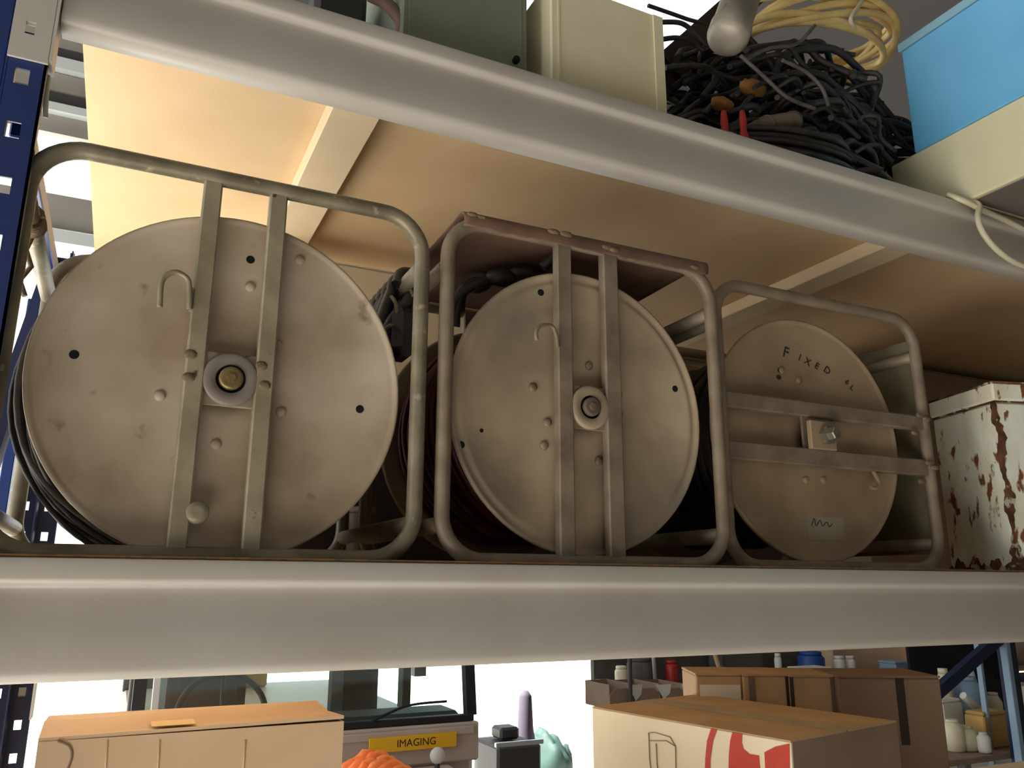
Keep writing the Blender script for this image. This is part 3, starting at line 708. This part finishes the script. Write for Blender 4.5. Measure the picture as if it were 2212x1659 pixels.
# leaning timber and galvanised pipe
q = [at(1440, 150, 1.32), at(1600, 5, 1.32)]; d = (q[1]-q[0]).normalized(); n = Vector((-d.z, 0, d.x))*.038
a = q[0]-d*((q[0].z-US-.03)/max(.2, d.z)); b_ = q[1]+d*.25
MB().prism([a-n, a+n, b_+n, b_-n], (0, .05, 0)).build('timber_offcut', M_plank, None, 'dark brown timber leaning up over the cable heap', 'timber')
a, b_ = at(1568, 92, 1.09), at(1620, -60, 1.11); d = (b_-a)
MB().lathe(a, d, [(.014, 0), (.032, .003), (.040, .010), (.043, .020), (.043, .05), (.040, .052), (.040, d.length)], 30).build('galvanised_pipe', M_pipe, None, 'short rusty galvanised pipe resting against the brown timber', 'pipe')
# yellow hose coil
hs = thing('hose_coil', (1.43, 1.25, 2.85), 'coil of yellow hose on top of the black cable heap', 'hose coil')
for k in range(9):
    rnd = random.Random(k+30); q = []
    rx = .255+rnd.uniform(-.035, .025); ry = .13+rnd.uniform(-.02, .02); p0 = rnd.uniform(-.03, .03)
    for i in range(44):
        a = 2*math.pi*i/44; q.append((1.44+p0+rx*math.cos(a), 1.27+ry*math.sin(a), 2.885+.055*math.cos(a+.3)+.011*k+.02*math.sin(2*a+k)))
    MB().tube(q, .0085, 8, closed=True).build('hose_turn', M_hose, hs)
q = [at(1845, 60, 1.12), at(1838, 40, 1.11), at(1860, 5, 1.12), at(1870, -20, 1.14)]
MB().tube(bez(q, 8), .005, 8).build('hose_tie', M_flex, hs)
# blue case on the cream appliance, both overhanging the beam
XL = 1.552
zc = 2.566
ap = thing('cream_appliance', (XL+.2, 1.0, US), 'cream plastic appliance overhanging the beam under the blue case', 'appliance')
MB().box(XL, XL+.40, .80, 1.17, US+.0003, zc-.001, .004).build('housing', M_creamp, ap)
MB().box(XL+.012, XL+.39, .81, .995, US-.002, US+.0002).build('base_plate', M_greyp, ap, label='grey underside')
bl = thing('blue_case', (XL+.2, 1.0, zc), 'sky blue metal case on top of the cream appliance', 'case')
MB().box(XL+.001, XL+.40, .80, 1.105, zc, zc+.268, .003).build('body', M_lblue, bl)
MB().box(XL-.003, XL+.404, .795, 1.112, zc+.2685, zc+.290, .003).build('lid', M_paleblue, bl, label='paler blue lid edge')
# ivory flex looping over the beam
fx = thing('power_flex', (1.6, .98, 2.39), 'ivory power flex hanging over the front of the upper beam', 'cable')
q = [Vector((XL-.03, 1.05, US+.008)), Vector((XL-.018, 1.02, US+.008)), at(2112, 440, .985), at(2112, 470, .975), at(2125, 505, .97), at(2160, 545, .965), at(2212, 575, .96), at(2290, 590, .955)]
MB().tube(bez(q, 8), .0062, 9).build('lead', M_flex, fx)
q = [at(2045, 420, 1.012), at(2085, 435, .99), at(2125, 455, .985), at(2170, 475, .985), at(2230, 505, .98), at(2300, 540, .98)]
MB().tube(bez(q, 8), .0062, 9).build('lead', M_flex, fx)

# ------------------------------------------------------------------ cartons on the lower shelf
LS = .9323
# left carton
zt = 1.425
cl = thing('carton', (.13, 1.26, LS), 'tan cardboard carton with open top flaps on the lower shelf', 'carton')
A = at(87, 1592, 1.12); Bq = at(745, 1558, 1.12)
xa, xb = -.058, .293
for nm, a in (('front_panel', (xa, xb, 1.12, 1.124, LS, zt)), ('back_panel', (xa, xb, 1.281, 1.285, LS, zt)), ('side_panel', (xa, xa+.004, 1.1245, 1.2805, LS, zt)), ('side_panel', (xb-.004, xb, 1.1245, 1.2805, LS, zt)), ('base', (xa+.0045, xb-.0045, 1.1245, 1.2805, LS+.0003, LS+.004))):
    MB().box(*a).build(nm, M_card, cl)
mb = MB()
mb.add([(xa, 1.121, zt), (xb, 1.121, zt+.003), (xb, 1.20, zt-.002), (xa, 1.20, zt+.008), (xa, 1.121, zt+.004), (xb, 1.121, zt+.007), (xb, 1.20, zt+.002), (xa, 1.20, zt+.012)], [(0, 1, 2, 3), (4, 7, 6, 5), (0, 4, 5, 1), (1, 5, 6, 2), (2, 6, 7, 3), (3, 7, 4, 0)])
mb.build('top_flap', M_card, cl)
mb = MB()
mb.add([(xa, 1.204, zt+.006), (xb, 1.204, zt-.003), (xb, 1.285, zt+.002), (xa, 1.285, zt+.002), (xa, 1.204, zt+.010), (xb, 1.204, zt+.001), (xb, 1.285, zt+.006), (xa, 1.285, zt+.006)], [(0, 1, 2, 3), (4, 7, 6, 5), (0, 4, 5, 1), (1, 5, 6, 2), (2, 6, 7, 3), (3, 7, 4, 0)])
mb.build('top_flap', M_card, cl)
p = at(330, 1580, 1.118)
MB().box(.06, .11, 1.125, 1.165, zt+.0075, zt+.0082).build('tape_strip', M_tape, cl)
q = [at(125, 1600, 1.1195), at(150, 1612, 1.1195), at(155, 1635, 1.1195), at(145, 1665, 1.1195)]
MB().tube(bez(q, 8), .0016, 6).build('pen_mark', M_cardd, cl)
for px in (232, 345, 530):   # creases down the front panel
    a, b_ = at(px, 1600, 1.1195), at(px-6, 1690, 1.1195); MB().tube([a, b_], .0012, 6).build('crease', M_card, cl)
# orange net roll and grey sheet right of the carton
on = thing('orange_net', (.42, 1.3, LS), 'bundle of orange plastic netting beside the tan carton', 'netting')
c0 = at(845, 1728, 1.3)
for k in range(9):
    q = []; rnd = random.Random(k)
    for i in range(30):
        a = math.pi*i/29; q.append((c0.x-.085+.17*i/29+.002*math.sin(i*2.1+k), 1.20+.028*k, max(LS+.01, c0.z-.035+.075*math.sin(a)+.003*math.sin(i*1.3+k*2))))
    q = [Vector((q[0][0]-.006, q[0][1], LS+.012))]+[Vector(v) for v in q]+[Vector((q[-1][0]+.006, q[-1][1], LS+.012))]
    MB().tube(q, .011, 8).build('net_fold', M_orange, on)
pa, pb = at(1000, 1655, 1.25), at(1262, 1640, 1.25)
fz = at(1150, 1648, 1.6).z
fl_ = thing('flat_carton', ((pa.x+pb.x)/2, 1.4, LS), 'pale flat topped carton between the orange netting and the printed carton', 'carton')
MB().box(pa.x, pb.x-.02, 1.22, 1.60, LS, fz-.012, .003).build('body', M_cream, fl_)
MB().box(pa.x, pb.x-.02, 1.22, 1.408, fz-.0115, fz-.008).build('top_flap', M_cream, fl_); MB().box(pa.x, pb.x-.02, 1.412, 1.60, fz-.0115, fz-.008).build('top_flap', M_cream, fl_)
# printed carton: left side pale with red print, shade of the front put into its brown colour
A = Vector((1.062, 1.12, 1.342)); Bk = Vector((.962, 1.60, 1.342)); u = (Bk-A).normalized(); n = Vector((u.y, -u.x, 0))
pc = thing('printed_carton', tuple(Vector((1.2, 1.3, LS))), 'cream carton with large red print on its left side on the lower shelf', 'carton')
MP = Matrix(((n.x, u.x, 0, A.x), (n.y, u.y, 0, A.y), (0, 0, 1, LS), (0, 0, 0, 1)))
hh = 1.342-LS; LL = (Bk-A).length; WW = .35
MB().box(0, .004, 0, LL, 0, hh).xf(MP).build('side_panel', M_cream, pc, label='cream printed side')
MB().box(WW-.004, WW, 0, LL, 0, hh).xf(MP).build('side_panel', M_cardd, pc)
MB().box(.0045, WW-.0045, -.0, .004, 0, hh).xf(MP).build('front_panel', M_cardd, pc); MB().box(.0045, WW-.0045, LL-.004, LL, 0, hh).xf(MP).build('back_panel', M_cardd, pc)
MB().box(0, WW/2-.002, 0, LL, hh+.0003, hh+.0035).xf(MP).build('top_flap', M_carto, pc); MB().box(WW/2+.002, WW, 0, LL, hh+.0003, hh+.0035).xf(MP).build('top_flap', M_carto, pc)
MB().box(WW/2-.03, WW/2+.03, -.001, LL, hh+.0038, hh+.0042).xf(MP).build('tape_strip', M_bag, pc)
def side_pt(px, py):      # pixel -> local (t along side, height) on the printed side
    d = FW + RT*((px-W/2)/F_PX) - UP*((py-H/2)/F_PX); s = (A-CAM).dot(n)/d.dot(n); P = CAM+d*s
    return Vector((-.0012, (P-A).dot(u), P.z-LS))
def printed(name, pix, m):
    pts = [side_pt(*q) for q in pix]; MB().prism(pts, (.0010, 0, 0)).xf(MP).build(name, m, pc)
printed('red_print', [(1537, 1573), (1550, 1575), (1541, 1600), (1535, 1640), (1534, 1690), (1523, 1690), (1524, 1640), (1528, 1600)], M_red_ink)
printed('red_print', [(1583, 1581), (1604, 1585), (1603, 1604), (1607, 1618), (1620, 1629), (1640, 1632), (1645, 1690), (1574, 1690), (1575, 1630), (1578, 1600)], M_red_ink)
printed('red_print', [(1652, 1625), (1675, 1613), (1706, 1606), (1707, 1690), (1655, 1690)], M_red_ink)
for pix in ([(1402, 1583), (1415, 1582), (1448, 1592), (1460, 1612), (1461, 1690)], [(1402, 1583), (1404, 1640), (1410, 1690)], [(1404, 1600), (1440, 1600), (1460, 1612)], [(1418, 1606), (1420, 1650), (1425, 1690)]):
    MB().tube([side_pt(*q) for q in pix], .0010, 5).xf(MP).build('outline_print', M_grey_ink, pc)
# row of boxes behind, turned toward the viewer
base_d = 2.0
def facing(px, py, d): return CAM + (FW + RT*((px-W/2)/F_PX) - UP*((py-H/2)/F_PX))*d
yaw = Matrix.Rotation(-R(25.6), 4, 'Z')
def row_box(px0, px1, ytop, d, depth, m, label, parts):
    P0, P1 = facing(px0, ytop, d), facing(px1, ytop, d); w = (P1-P0).length; z1 = (P0.z+P1.z)/2; hgt = z1-LS
    root = thing('stacked_box', tuple(Vector((P0.x, P0.y, LS))), label, 'box', 'boxes behind the printed carton')
    Mx = Matrix.Translation((P0.x, P0.y, LS)) @ yaw
    MB().box(.0005, w-.0005, 0, depth, 0, hgt-.006, .003).xf(Mx).build('body', m, root)
    MB().box(0, w, -.001, depth/2-.002, hgt-.0055, hgt-.001).xf(Mx).build('top_flap', M_carto if m is not M_cardd else M_cardd, root)
    MB().box(0, w, depth/2+.002, depth, hgt-.0055, hgt-.001).xf(Mx).build('top_flap', m, root)
    for (nm, mm, a0, a1, b0, b1) in parts:
        MB().box(w*a0, w*a1, -.0022, -.0004, hgt+b0, hgt+b1).xf(Mx).build(nm, mm, root)
row_box(1502, 1602, 1454, 1.92, .16, M_carto, 'small tan box with a white address label, leftmost of the row behind the printed carton', [('paper_label', M_white, .08, .95, -.082, -.026)])
row_box(1604, 1702, 1455, 1.91, .16, M_carto, 'orange tan box with grey streaks, second of the row behind the printed carton', [('tape_strip', M_greyp, .12, .26, -.12, -.006), ('tape_strip', M_taped, .93, 1.0, -.12, -.006)])
row_box(1704, 1806, 1457, 1.90, .17, M_carto, 'tan box with brown edge, third of the row behind the printed carton', [('tape_strip', M_taped, .0, .08, -.12, -.006), ('tape_strip', M_greyp, .86, .97, -.12, -.006)])
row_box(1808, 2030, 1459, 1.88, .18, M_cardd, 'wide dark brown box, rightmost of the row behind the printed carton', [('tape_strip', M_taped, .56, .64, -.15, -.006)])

# ------------------------------------------------------------------ vehicle behind the rack
VY = 3.8
def P(px, py, Y=VY): return at(px, py, Y)
vx0, vx1 = .12, 1.64; zsill = 1.005; zroof = 1.62
vh = thing('utility_vehicle', (.88, 4.8, FZ), 'grey bonneted utility vehicle with flat windscreen and yellow sign', 'vehicle')
MB().box(vx0, vx1, VY+.02, VY+2.6, .16, zsill-.10, .03).build('body_tub', M_veh, vh)
MB().box(vx0, vx1, VY-.03, VY+.02, .80, zsill-.035, .008).build('scuttle_panel', M_veh, vh)
MB().box(vx0+.03, vx1-.03, VY-.045, VY-.031, zsill-.085, zsill-.050, .004).build('vent_flap', M_veh, vh)
MB().box(vx0+.02, vx1-.02, VY-.015, VY+.03, zsill-.034, zsill-.004, .004).build('screen_seal', M_rubber, vh)
MB().box(vx0+.14, vx1-.14, VY-1.15, VY-.035, .58, .80, .03).build('bonnet', M_veh, vh)
for a, b_ in ((vx0-.02, vx0+.135), (vx1-.135, vx1+.02)): MB().box(a, b_, VY-1.15, VY-.035, .30, .76, .03).build('wing', M_veh, vh)
MB().box(vx0+.1, vx1-.1, VY-1.20, VY-1.16, .2, .70, .01).build('grille', M_dgrey, vh)
for x in (vx0+.1, vx1-.1):
    for y in (VY-.7, VY+1.9):
        w = MB().lathe((x-.09, y, FZ+.37), (1, 0, 0), [(.2, .0), (.34, .0), (.37, .03), (.37, .15), (.34, .18), (.2, .18)], 36).build('wheel', M_rubber, vh)
        MB().lathe((x-.10, y, FZ+.37), (1, 0, 0), [(.19, .02), (.19, .18)], 24).build('hub', M_chrome, w)
tilt = .10
def pillar(x0, x1, nm='pillar', m=M_rubber):
    mb = MB(); mb.add([(x0, VY, zsill-.01), (x1, VY, zsill-.01), (x1, VY+.05, zsill-.01), (x0, VY+.05, zsill-.01), (x0, VY+tilt, zroof), (x1, VY+tilt, zroof), (x1, VY+.05+tilt, zroof), (x0, VY+.05+tilt, zroof)], [(0, 1, 2, 3), (4, 7, 6, 5), (0, 4, 5, 1), (1, 5, 6, 2), (2, 6, 7, 3), (3, 7, 4, 0)]); return mb.build(nm, m, vh)
pillar(vx0, vx0+.05); pillar(vx1-.05, vx1)
pillar(vx0+.075, vx0+.10, 'door_trim', M_chrome)
MB().prism([(vx0+.05, VY+.02, zsill), (vx1-.05, VY+.02, zsill), (vx1-.05, VY+.02+tilt, zroof), (vx0+.05, VY+.02+tilt, zroof)], (0, .005, 0)).build('windscreen', M_glass, vh)
MB().box(vx0, vx1, VY+tilt, VY+2.6, zroof, zroof+.06, .02).build('roof', M_veh, vh)
for x in (vx0+.01, vx1-.06): MB().box(x, x+.05, VY+.95, VY+1.05, zsill-.11, zroof, .005).build('door_pillar', M_dgrey, vh)
for x in (vx0+.01, vx1-.06): MB().box(x, x+.05, VY+2.5, VY+2.6, zsill-.11, zroof, .005).build('rear_pillar', M_dgrey, vh)
# dash, steering wheel, seats, rear bulkhead with windows
MB().box(vx0+.06, vx1-.06, VY+.06, VY+.30, .86, zsill+.005, .02).build('dashboard', M_dgrey, vh)
c0 = P(475, 1590, VY+.42)
q = [Vector((c0.x+.20*math.cos(a), VY+.42+.08*math.sin(a), 1.0+.18*math.sin(a))) for a in [2*math.pi*k/40 for k in range(40)]]
sw = MB().tube(q, .014, 10, closed=True).build('steering_wheel', M_rubber, vh)
MB().cyl((c0.x, VY+.42, 1.0), (c0.x, VY+.28, .94), .03, 16).build('steering_column', M_dgrey, sw)
for a in (R(90), R(210), R(330)): MB().tube([(c0.x, VY+.42, 1.0), (c0.x+.195*math.cos(a), VY+.42+.078*math.sin(a), 1.0+.175*math.sin(a))], .010, 8).build('spoke', M_rubber, sw)
for cx, hw in ((P(460, 1480, VY+.9).x-.06, .22), (P(762, 1480, VY+.9).x, .13)):
    s = MB().box(cx-hw, cx+hw, VY+.80, VY+.98, .75, 1.46, .05).build('seat_back', M_seat, vh); MB().box(cx-hw, cx+hw, VY+.5, VY+.99, .62, .75, .03).build('seat_cushion', M_seat, vh)
    MB().box(cx-hw*.6, cx+hw*.6, VY+.82, VY+.94, 1.47, 1.58, .04).build('headrest', M_seat, s)
MB().box(vx0+.05, vx0+.55, VY+2.52, VY+2.58, zsill-.10, zroof).build('rear_panel', M_dgrey, vh)
MB().box(vx0+.62, vx0+.92, VY+2.3, VY+2.5, .9, 1.32, .02).build('load_box', M_tan, vh)
MB().box(vx0+.35, vx0+.60, VY+2.0, VY+2.3, .9, 1.25, .02).build('load_box', M_greyp, vh)
MB().box(P(895, 1480, VY+2.5).x, P(912, 1480, VY+2.5).x+.03, VY+2.5, VY+2.58, zsill-.1, zroof).build('window_divider', M_dgrey, vh)
# wiper
a, b_, c_ = P(800, 1560, VY-.02), P(880, 1525, VY+.01), P(965, 1515, VY+.01)
MB().tube(bez([a, b_, c_], 8), .006, 7).build('wiper_arm', M_rubber, vh)
# yellow sign lettered IMAGING
s0, s1 = P(797, 1606, VY-.05), P(985, 1594, VY-.05)
zz0, zz1 = P(890, 1620, VY-.05).z, P(890, 1588, VY-.05).z
sg = MB().box(s0.x, s1.x, VY-.058, VY-.047, zz0, zz1, .001).build('yellow_sign', M_sign, vh, label='yellow sign lettered in dark capitals')
t = text_mb('IMAGING', (zz1-zz0)*.72, .0004); place_text(t, ((s0.x*.47+s1.x*.53), VY-.0587, (zz0+zz1)/2), (1, 0, 0), (0, 0, 1)); t.build('sign_lettering', M_marker, sg)
p = P(945, 1632, VY-.2); MB().sphere((p.x, VY-.2, p.z), .035, 16, (1, .8, 1)).build('marker_lamp', M_white, vh); MB().cyl((p.x, VY-.2, .79), (p.x, VY-.2, p.z-.02), .012, 10).build('lamp_stalk', M_dgrey, vh)

# ------------------------------------------------------------------ yard and background clutter
# post and trailer seen against the bright doorway
p = at(1135, 1590, 7.25)
bp = thing('yard_post', (p.x, 7.25, FZ), 'dark post standing in the bright doorway', 'post')
tp = at(1138, 1492, 7.25)
MB().lathe((p.x, 7.25, FZ), (0, 0, 1), [(.11, 0), (.11, .4), (.075, .6), (.06, tp.z-FZ-.05), (.03, tp.z-FZ)], 16).build('shaft', M_purple, bp)
MB().lathe((p.x, 7.25, FZ), (0, 0, 1), [(.2, 0), (.2, .04), (.12, .06)], 16).build('foot', M_dgrey, bp)
tr = thing('trailer_frame', (at(1120, 1620, 6.4).x, 6.4, FZ), 'dark trailer with a pale top rail in the bright doorway', 'trailer')
a, b_ = at(1075, 1612, 6.4), at(1170, 1598, 6.4)
MB().box(a.x, b_.x, 6.4, 6.9, FZ+.02, a.z-.01, .02).build('bed', M_dgrey, tr); MB().box(a.x-.03, b_.x, 6.36, 6.40, a.z-.005, a.z+.03, .005).build('top_rail', M_chrome, tr)
a2 = at(1100, 1572, 6.6); MB().box(a2.x-.08, a2.x+.10, 6.6, 6.8, a.z, a2.z, .02).build('winch', M_dgrey, tr)
a, b_ = at(1175, 1590, 7.6), at(1262, 1590, 7.6)
mb = MB(); rn = random.Random(8)
mb.sphere(((a.x+b_.x)/2, 7.95, FZ+.12), .30, 28, ((b_.x-a.x)/.6, 1.1, (a.z-.06-FZ-.12)/.30))
mb.v = [Vector((v.x, v.y, max(FZ+.001, v.z+(.05*math.sin(v.x*17)+.035*math.sin(v.x*41+v.y*13)+.03*math.sin(v.y*29))*(1 if v.z > FZ+.1 else 0)))) for v in mb.v]
mb.build('tarpaulin_heap', M_teal, None, 'green tarpaulin heap at the doorway right of the dark post', 'tarpaulin')

# steel shelving along the right with clutter
def clutter_shelf():
    Y = 3.9
    def pt(px, py, y=Y): return at(px, py, y)
    zs = pt(1400, 1528).z
    xa, xb = at(1284, 1500, Y+.76).x, pt(2300, 1500).x+1.2
    sh = thing('workshop_bench', ((xa+xb)/2, Y+.3, FZ), 'long dark workshop bench behind the boxes', 'bench')
    MB().box(xa, xb, Y-.02, Y+.76, zs-.04, zs-.001, .004).build('bench_top', M_cardd, sh)
    for x in (xa+.05, (xa+xb)/2, xb-.1):
        MB().box(x, x+.06, Y, Y+.06, FZ, zs-.0405).build('leg', M_dgrey, sh); MB().box(x, x+.06, Y+.5, Y+.56, FZ, zs-.0405).build('leg', M_dgrey, sh)
    MB().box(at(1284, 1500, Y+.72).x, xb, Y+.72, Y+.76, zs, 2.6).build('back_panel', M_mgrey, sh)
    # card bins with notched fronts and white papers
    for k, (a, b_) in enumerate(((1316, 1368), (1370, 1428), (1430, 1482))):
        p0, p1 = pt(a, 1500), pt(b_, 1500); zt = pt(a, 1480).z
        root = thing('card_bin', ((p0.x+p1.x)/2, Y+.1, zs), ('brown card bin, %s of the three on the bench, with a white paper in it' % ('leftmost', 'middle', 'rightmost')[k]), 'bin', 'card bins on the bench')
        mx = (p0.x+p1.x)/2; hw = (p1.x-p0.x)/2-.004
        MB().prism([(mx-hw, Y, zs), (mx+hw, Y, zs), (mx+hw, Y, zs+(zt-zs)*.55), (mx+hw*.5, Y, zt-.02), (mx-hw*.5, Y, zt-.02), (mx-hw, Y, zs+(zt-zs)*.55)], (0, .006, 0)).build('front', M_cardd, root)
        for x in (mx-hw, mx+hw-.006): MB().box(x, x+.006, Y+.007, Y+.25, zs, zt).build('side', M_cardd, root)
        MB().box(mx-hw, mx+hw, Y+.251, Y+.257, zs, zt).build('back', M_cardd, root)
        MB().prism([(mx+hw-.03, Y-.002, zt-.005), (mx+hw*1.9, Y-.002, zt-.005), (mx+hw*1.75, Y-.002, zs+(zt-zs)*.55), (mx+hw*1.25, Y-.002, zs+(zt-zs)*.30)], (0, .001, 0)).build('paper', M_white, root)
    rows = [  # name, label, category, px0, px1, py0, py1, Y, material
        ('white_tub', 'small white tub at the left end of the bench', 'tub', 1292, 1314, 1470, 1512, 4.48, M_white),
        ('cream_jug', 'cream jug standing behind the card bins', 'jug', 1338, 1362, 1440, 1480, 4.3, M_cream),
        ('orange_jerrycan', 'orange red can leaning behind the card bins', 'can', 1448, 1470, 1428, 1468, 4.3, M_redp),
        ('grey_drum', 'grey drum at the back of the bench', 'drum', 1375, 1425, 1424, 1478, 4.35, M_mgrey),
        ('grey_curtain', 'hanging grey cloth above the tan boxes', 'cloth', 1560, 1650, 1405, 1462, 4.4, M_mgrey),
        ('white_bottle', 'white bottle on the bench above the tan boxes', 'bottle', 1680, 1692, 1412, 1440, 4.2, M_white),
        ('blue_tub', 'blue tub on the bench above the brown box', 'tub', 1752, 1795, 1410, 1446, 4.1, M_bluep),
        ('white_tray', 'flat white tray under the blue tub', 'tray', 1738, 1796, 1444, 1452, 3.93, M_white),
        ('pale_carton', 'pale wooden frame right of the blue tub', 'frame', 1798, 2005, 1398, 1418, 4.3, M_card),
        ('bright_jar', 'bright white jar, left of the pair above the brown box', 'jar', 1813, 1832, 1418, 1436, 4.1, M_white),
        ('bright_jar', 'bright white jar, right of the pair above the brown box', 'jar', 1837, 1853, 1418, 1436, 4.1, M_white),
        ('grey_bin', 'blue grey bin above the brown box, left one', 'bin', 1935, 1958, 1430, 1456, 4.1, M_pblue),
        ('grey_bin', 'blue grey bin above the brown box, right one', 'bin', 1962, 1980, 1432, 1456, 4.1, M_pblue),
        ('timber_post', 'brown timber post right of the boxes', 'post', 2003, 2020, 1390, 1460, 4.0, M_plank),
    ]
    for (nm, lab, cat, a, b_, t_, bt, Yq, m) in rows:
        p0, p1, pt_, pb = at(a, (t_+bt)/2, Yq), at(b_, (t_+bt)/2, Yq), at(a, t_, Yq), at(a, bt, Yq)
        w = p1.x-p0.x; z0, z1 = max(zs+.0005, min(pb.z, zs+.0005) if True else pb.z), pt_.z
        root = thing(nm, ((p0.x+p1.x)/2, Yq+.05, z0), lab, cat)
        cx = (p0.x+p1.x)/2
        if cat in ('tub', 'jug', 'bottle', 'jar', 'drum', 'can'):
            rr = w/2
            MB().lathe((cx, Yq+rr, z0), (0, 0, 1), [(rr*.9, 0), (rr, .01), (rr, (z1-z0)*.82), (rr*.8, (z1-z0)*.9)], 20).build('body', m, root)
            MB().lathe((cx, Yq+rr, z0+(z1-z0)*.905), (0, 0, 1), [(rr*.82, 0), (rr*.82, (z1-z0)*.08), (rr*.7, (z1-z0)*.095)], 20).build('lid', m, root)
        else:
            MB().box(p0.x, p1.x, Yq, Yq+.14, z0, z1-.012, .006).build('body', m, root)
            MB().box(p0.x-.003, p1.x+.003, Yq-.003, Yq+.143, z1-.0115, z1, .002).build('rim', m, root)
clutter_shelf()
for (pa, pb, Yq, r_, m, lab) in (((1416, 1476), (1410, 1400), 4.3, .012, M_chrome, 'thin pale pole leaning behind the card bins'), ((1558, 1460), (1540, 1400), 4.35, .014, M_card, 'thin tan stick leaning above the small tan box'), ((1362, 1530), (1360, 1400), 3.87, .012, M_dgrey, 'thin dark pole standing before the card bins')):
    a, b_ = at(*pa, Yq), at(*pb, Yq); d = (b_-a); a = a-d*((a.z-(at(1400, 1528, 3.9).z if Yq > 3.9 else FZ)-.002)/d.z)
    MB().cyl(a, b_+d, r_, 12).build('leaning_pole', m, None, lab, 'pole', 'poles by the bench')
# second rack far right with a dark blue diagonal brace and parts on it
fr = thing('far_rack', (2.9, 3.0, FZ), 'dark blue rack with a diagonal brace behind the boxes at lower right', 'rack')
a, b_ = at(2030, 1498, 2.9), at(2150, 1392, 2.9); d = (b_-a).normalized(); n = Vector((-d.z, 0, d.x))*.028
MB().prism([a-n-d*.3, a+n-d*.3, b_+n+d*.3, b_-n+d*.3], (0, .04, 0)).build('diagonal_brace', M_navy, fr)
x = at(2188, 1500, 2.9).x
MB().box(x, x+.035, 2.9, 2.94, FZ, 2.4, .003).build('post', M_pblue, fr); MB().box(x+.06, x+.14, 2.94, 3.0, FZ, 2.4, .003).build('post', M_navy, fr)
x = at(2130, 1520, 3.1).x
MB().box(x, x+.02, 3.1, 3.13, FZ, 2.4, .002).build('post', M_pblue, fr)
zf = at(2100, 1612, 3.2).z; xl = at(2030, 1600, 3.0).x
MB().box(xl-.1, xl+1.6, 3.0, 3.6, zf-.03, zf-.001, .003).build('shelf', M_cardd, fr)
zf2 = at(2180, 1470, 3.3).z
xk = at(2155, 1470, 3.55).x
MB().box(xk, xk+1.0, 3.05, 3.57, zf2-.03, zf2, .003).build('shelf', M_navy, fr)
MB().box(x+.03, x+1.0, 3.58, 3.6, zf, 2.3).build('back_panel', M_dark, fr)
for k, (a, b_, t_, Yq, m, nm, lab, cat, sh) in enumerate((
        (2036, 2080, 1512, 3.28, M_white, 'white_block', 'bright white block on the cluttered far rack', 'block', 'b'),
        (2125, 2180, 1540, 3.10, M_tan, 'tan_sponge', 'tan foam sponge on the cluttered far rack', 'sponge', 'b'),
        (2095, 2140, 1465, 3.35, M_pblue, 'pale_blue_jug', 'pale blue round jug behind the tan sponge', 'jug', 'c'),
        (2062, 2090, 1558, 3.10, M_creambox, 'cream_parts_tin', 'cream tin among small parts on the far rack', 'tin', 'c'),
        (2092, 2122, 1572, 3.08, M_creamp, 'pale_dish', 'pale dish in front of the tan sponge', 'dish', 'c'),
        (2100, 2112, 1440, 3.52, M_white, 'white_spray_can', 'slim white spray can left of the pale blue jug', 'spray can', 'c'),
        (2150, 2172, 1498, 3.42, M_cream, 'cream_bottle', 'cream bottle behind the tan sponge', 'bottle', 'c'),
        (2128, 2146, 1585, 3.02, M_white, 'white_cup', 'small white cup at the front of the far rack shelf', 'cup', 'c'),
        (2040, 2062, 1445, 3.4, M_cream, 'cream_can', 'cream can beside the blue brace', 'can', 'c'))):
    p0, p1 = at(a, t_+10, Yq), at(b_, t_+10, Yq); z1 = at(a, t_, Yq).z; cx = (p0.x+p1.x)/2; w = p1.x-p0.x
    root = thing(nm, (cx, Yq, zf), lab, cat)
    if sh == 'b':
        MB().box(p0.x, p1.x, Yq, Yq+.12, zf, z1-.02, .008).build('body', m, root); MB().box(p0.x+.004, p1.x-.004, Yq+.004, Yq+.116, z1-.0195, z1, .008).build('top', m, root)
    else:
        MB().lathe((cx, Yq+w/2, zf), (0, 0, 1), [(w*.44, 0), (w*.5, .01), (w*.5, (z1-zf)*.75), (w*.3, (z1-zf)*.92)], 20).build('body', m, root)
        MB().lathe((cx, Yq+w/2, zf+(z1-zf)*.925), (0, 0, 1), [(w*.3, 0), (w*.3, (z1-zf)*.07)], 20).build('lid', m, root)
a, b_ = at(2080, 1502, 3.3), at(2118, 1535, 3.3)
MB().cyl(a, b_, .022, 18).build('white_tube', M_white, fr)
# neighbouring rack seen past the left upright
nr = thing('neighbour_rack', (-.45, 4.2, FZ), 'dark navy rack posts beyond the left upright', 'rack')
for (a, b_, t_) in ((100, 112, 552), (150, 160, 545)):
    p0, p1 = at(a, 560, 4.2), at(b_, 560, 4.2); MB().box(p0.x, p1.x, 4.2, 4.26, FZ, at(a, t_, 4.2).z, .003).build('post', M_navy, nr)
p0, p1 = at(160, 560, 4.2), at(200, 560, 4.2); MB().box(p0.x, p1.x+.5, 4.22, 4.26, 2.85, 2.93).build('cross_beam', M_girt, nr)
MB().box(at(20, 900, 3.4).x, at(45, 900, 3.4).x, 3.4, 3.46, FZ, at(30, 640, 3.4).z, .003).build('post', M_blue, nr)
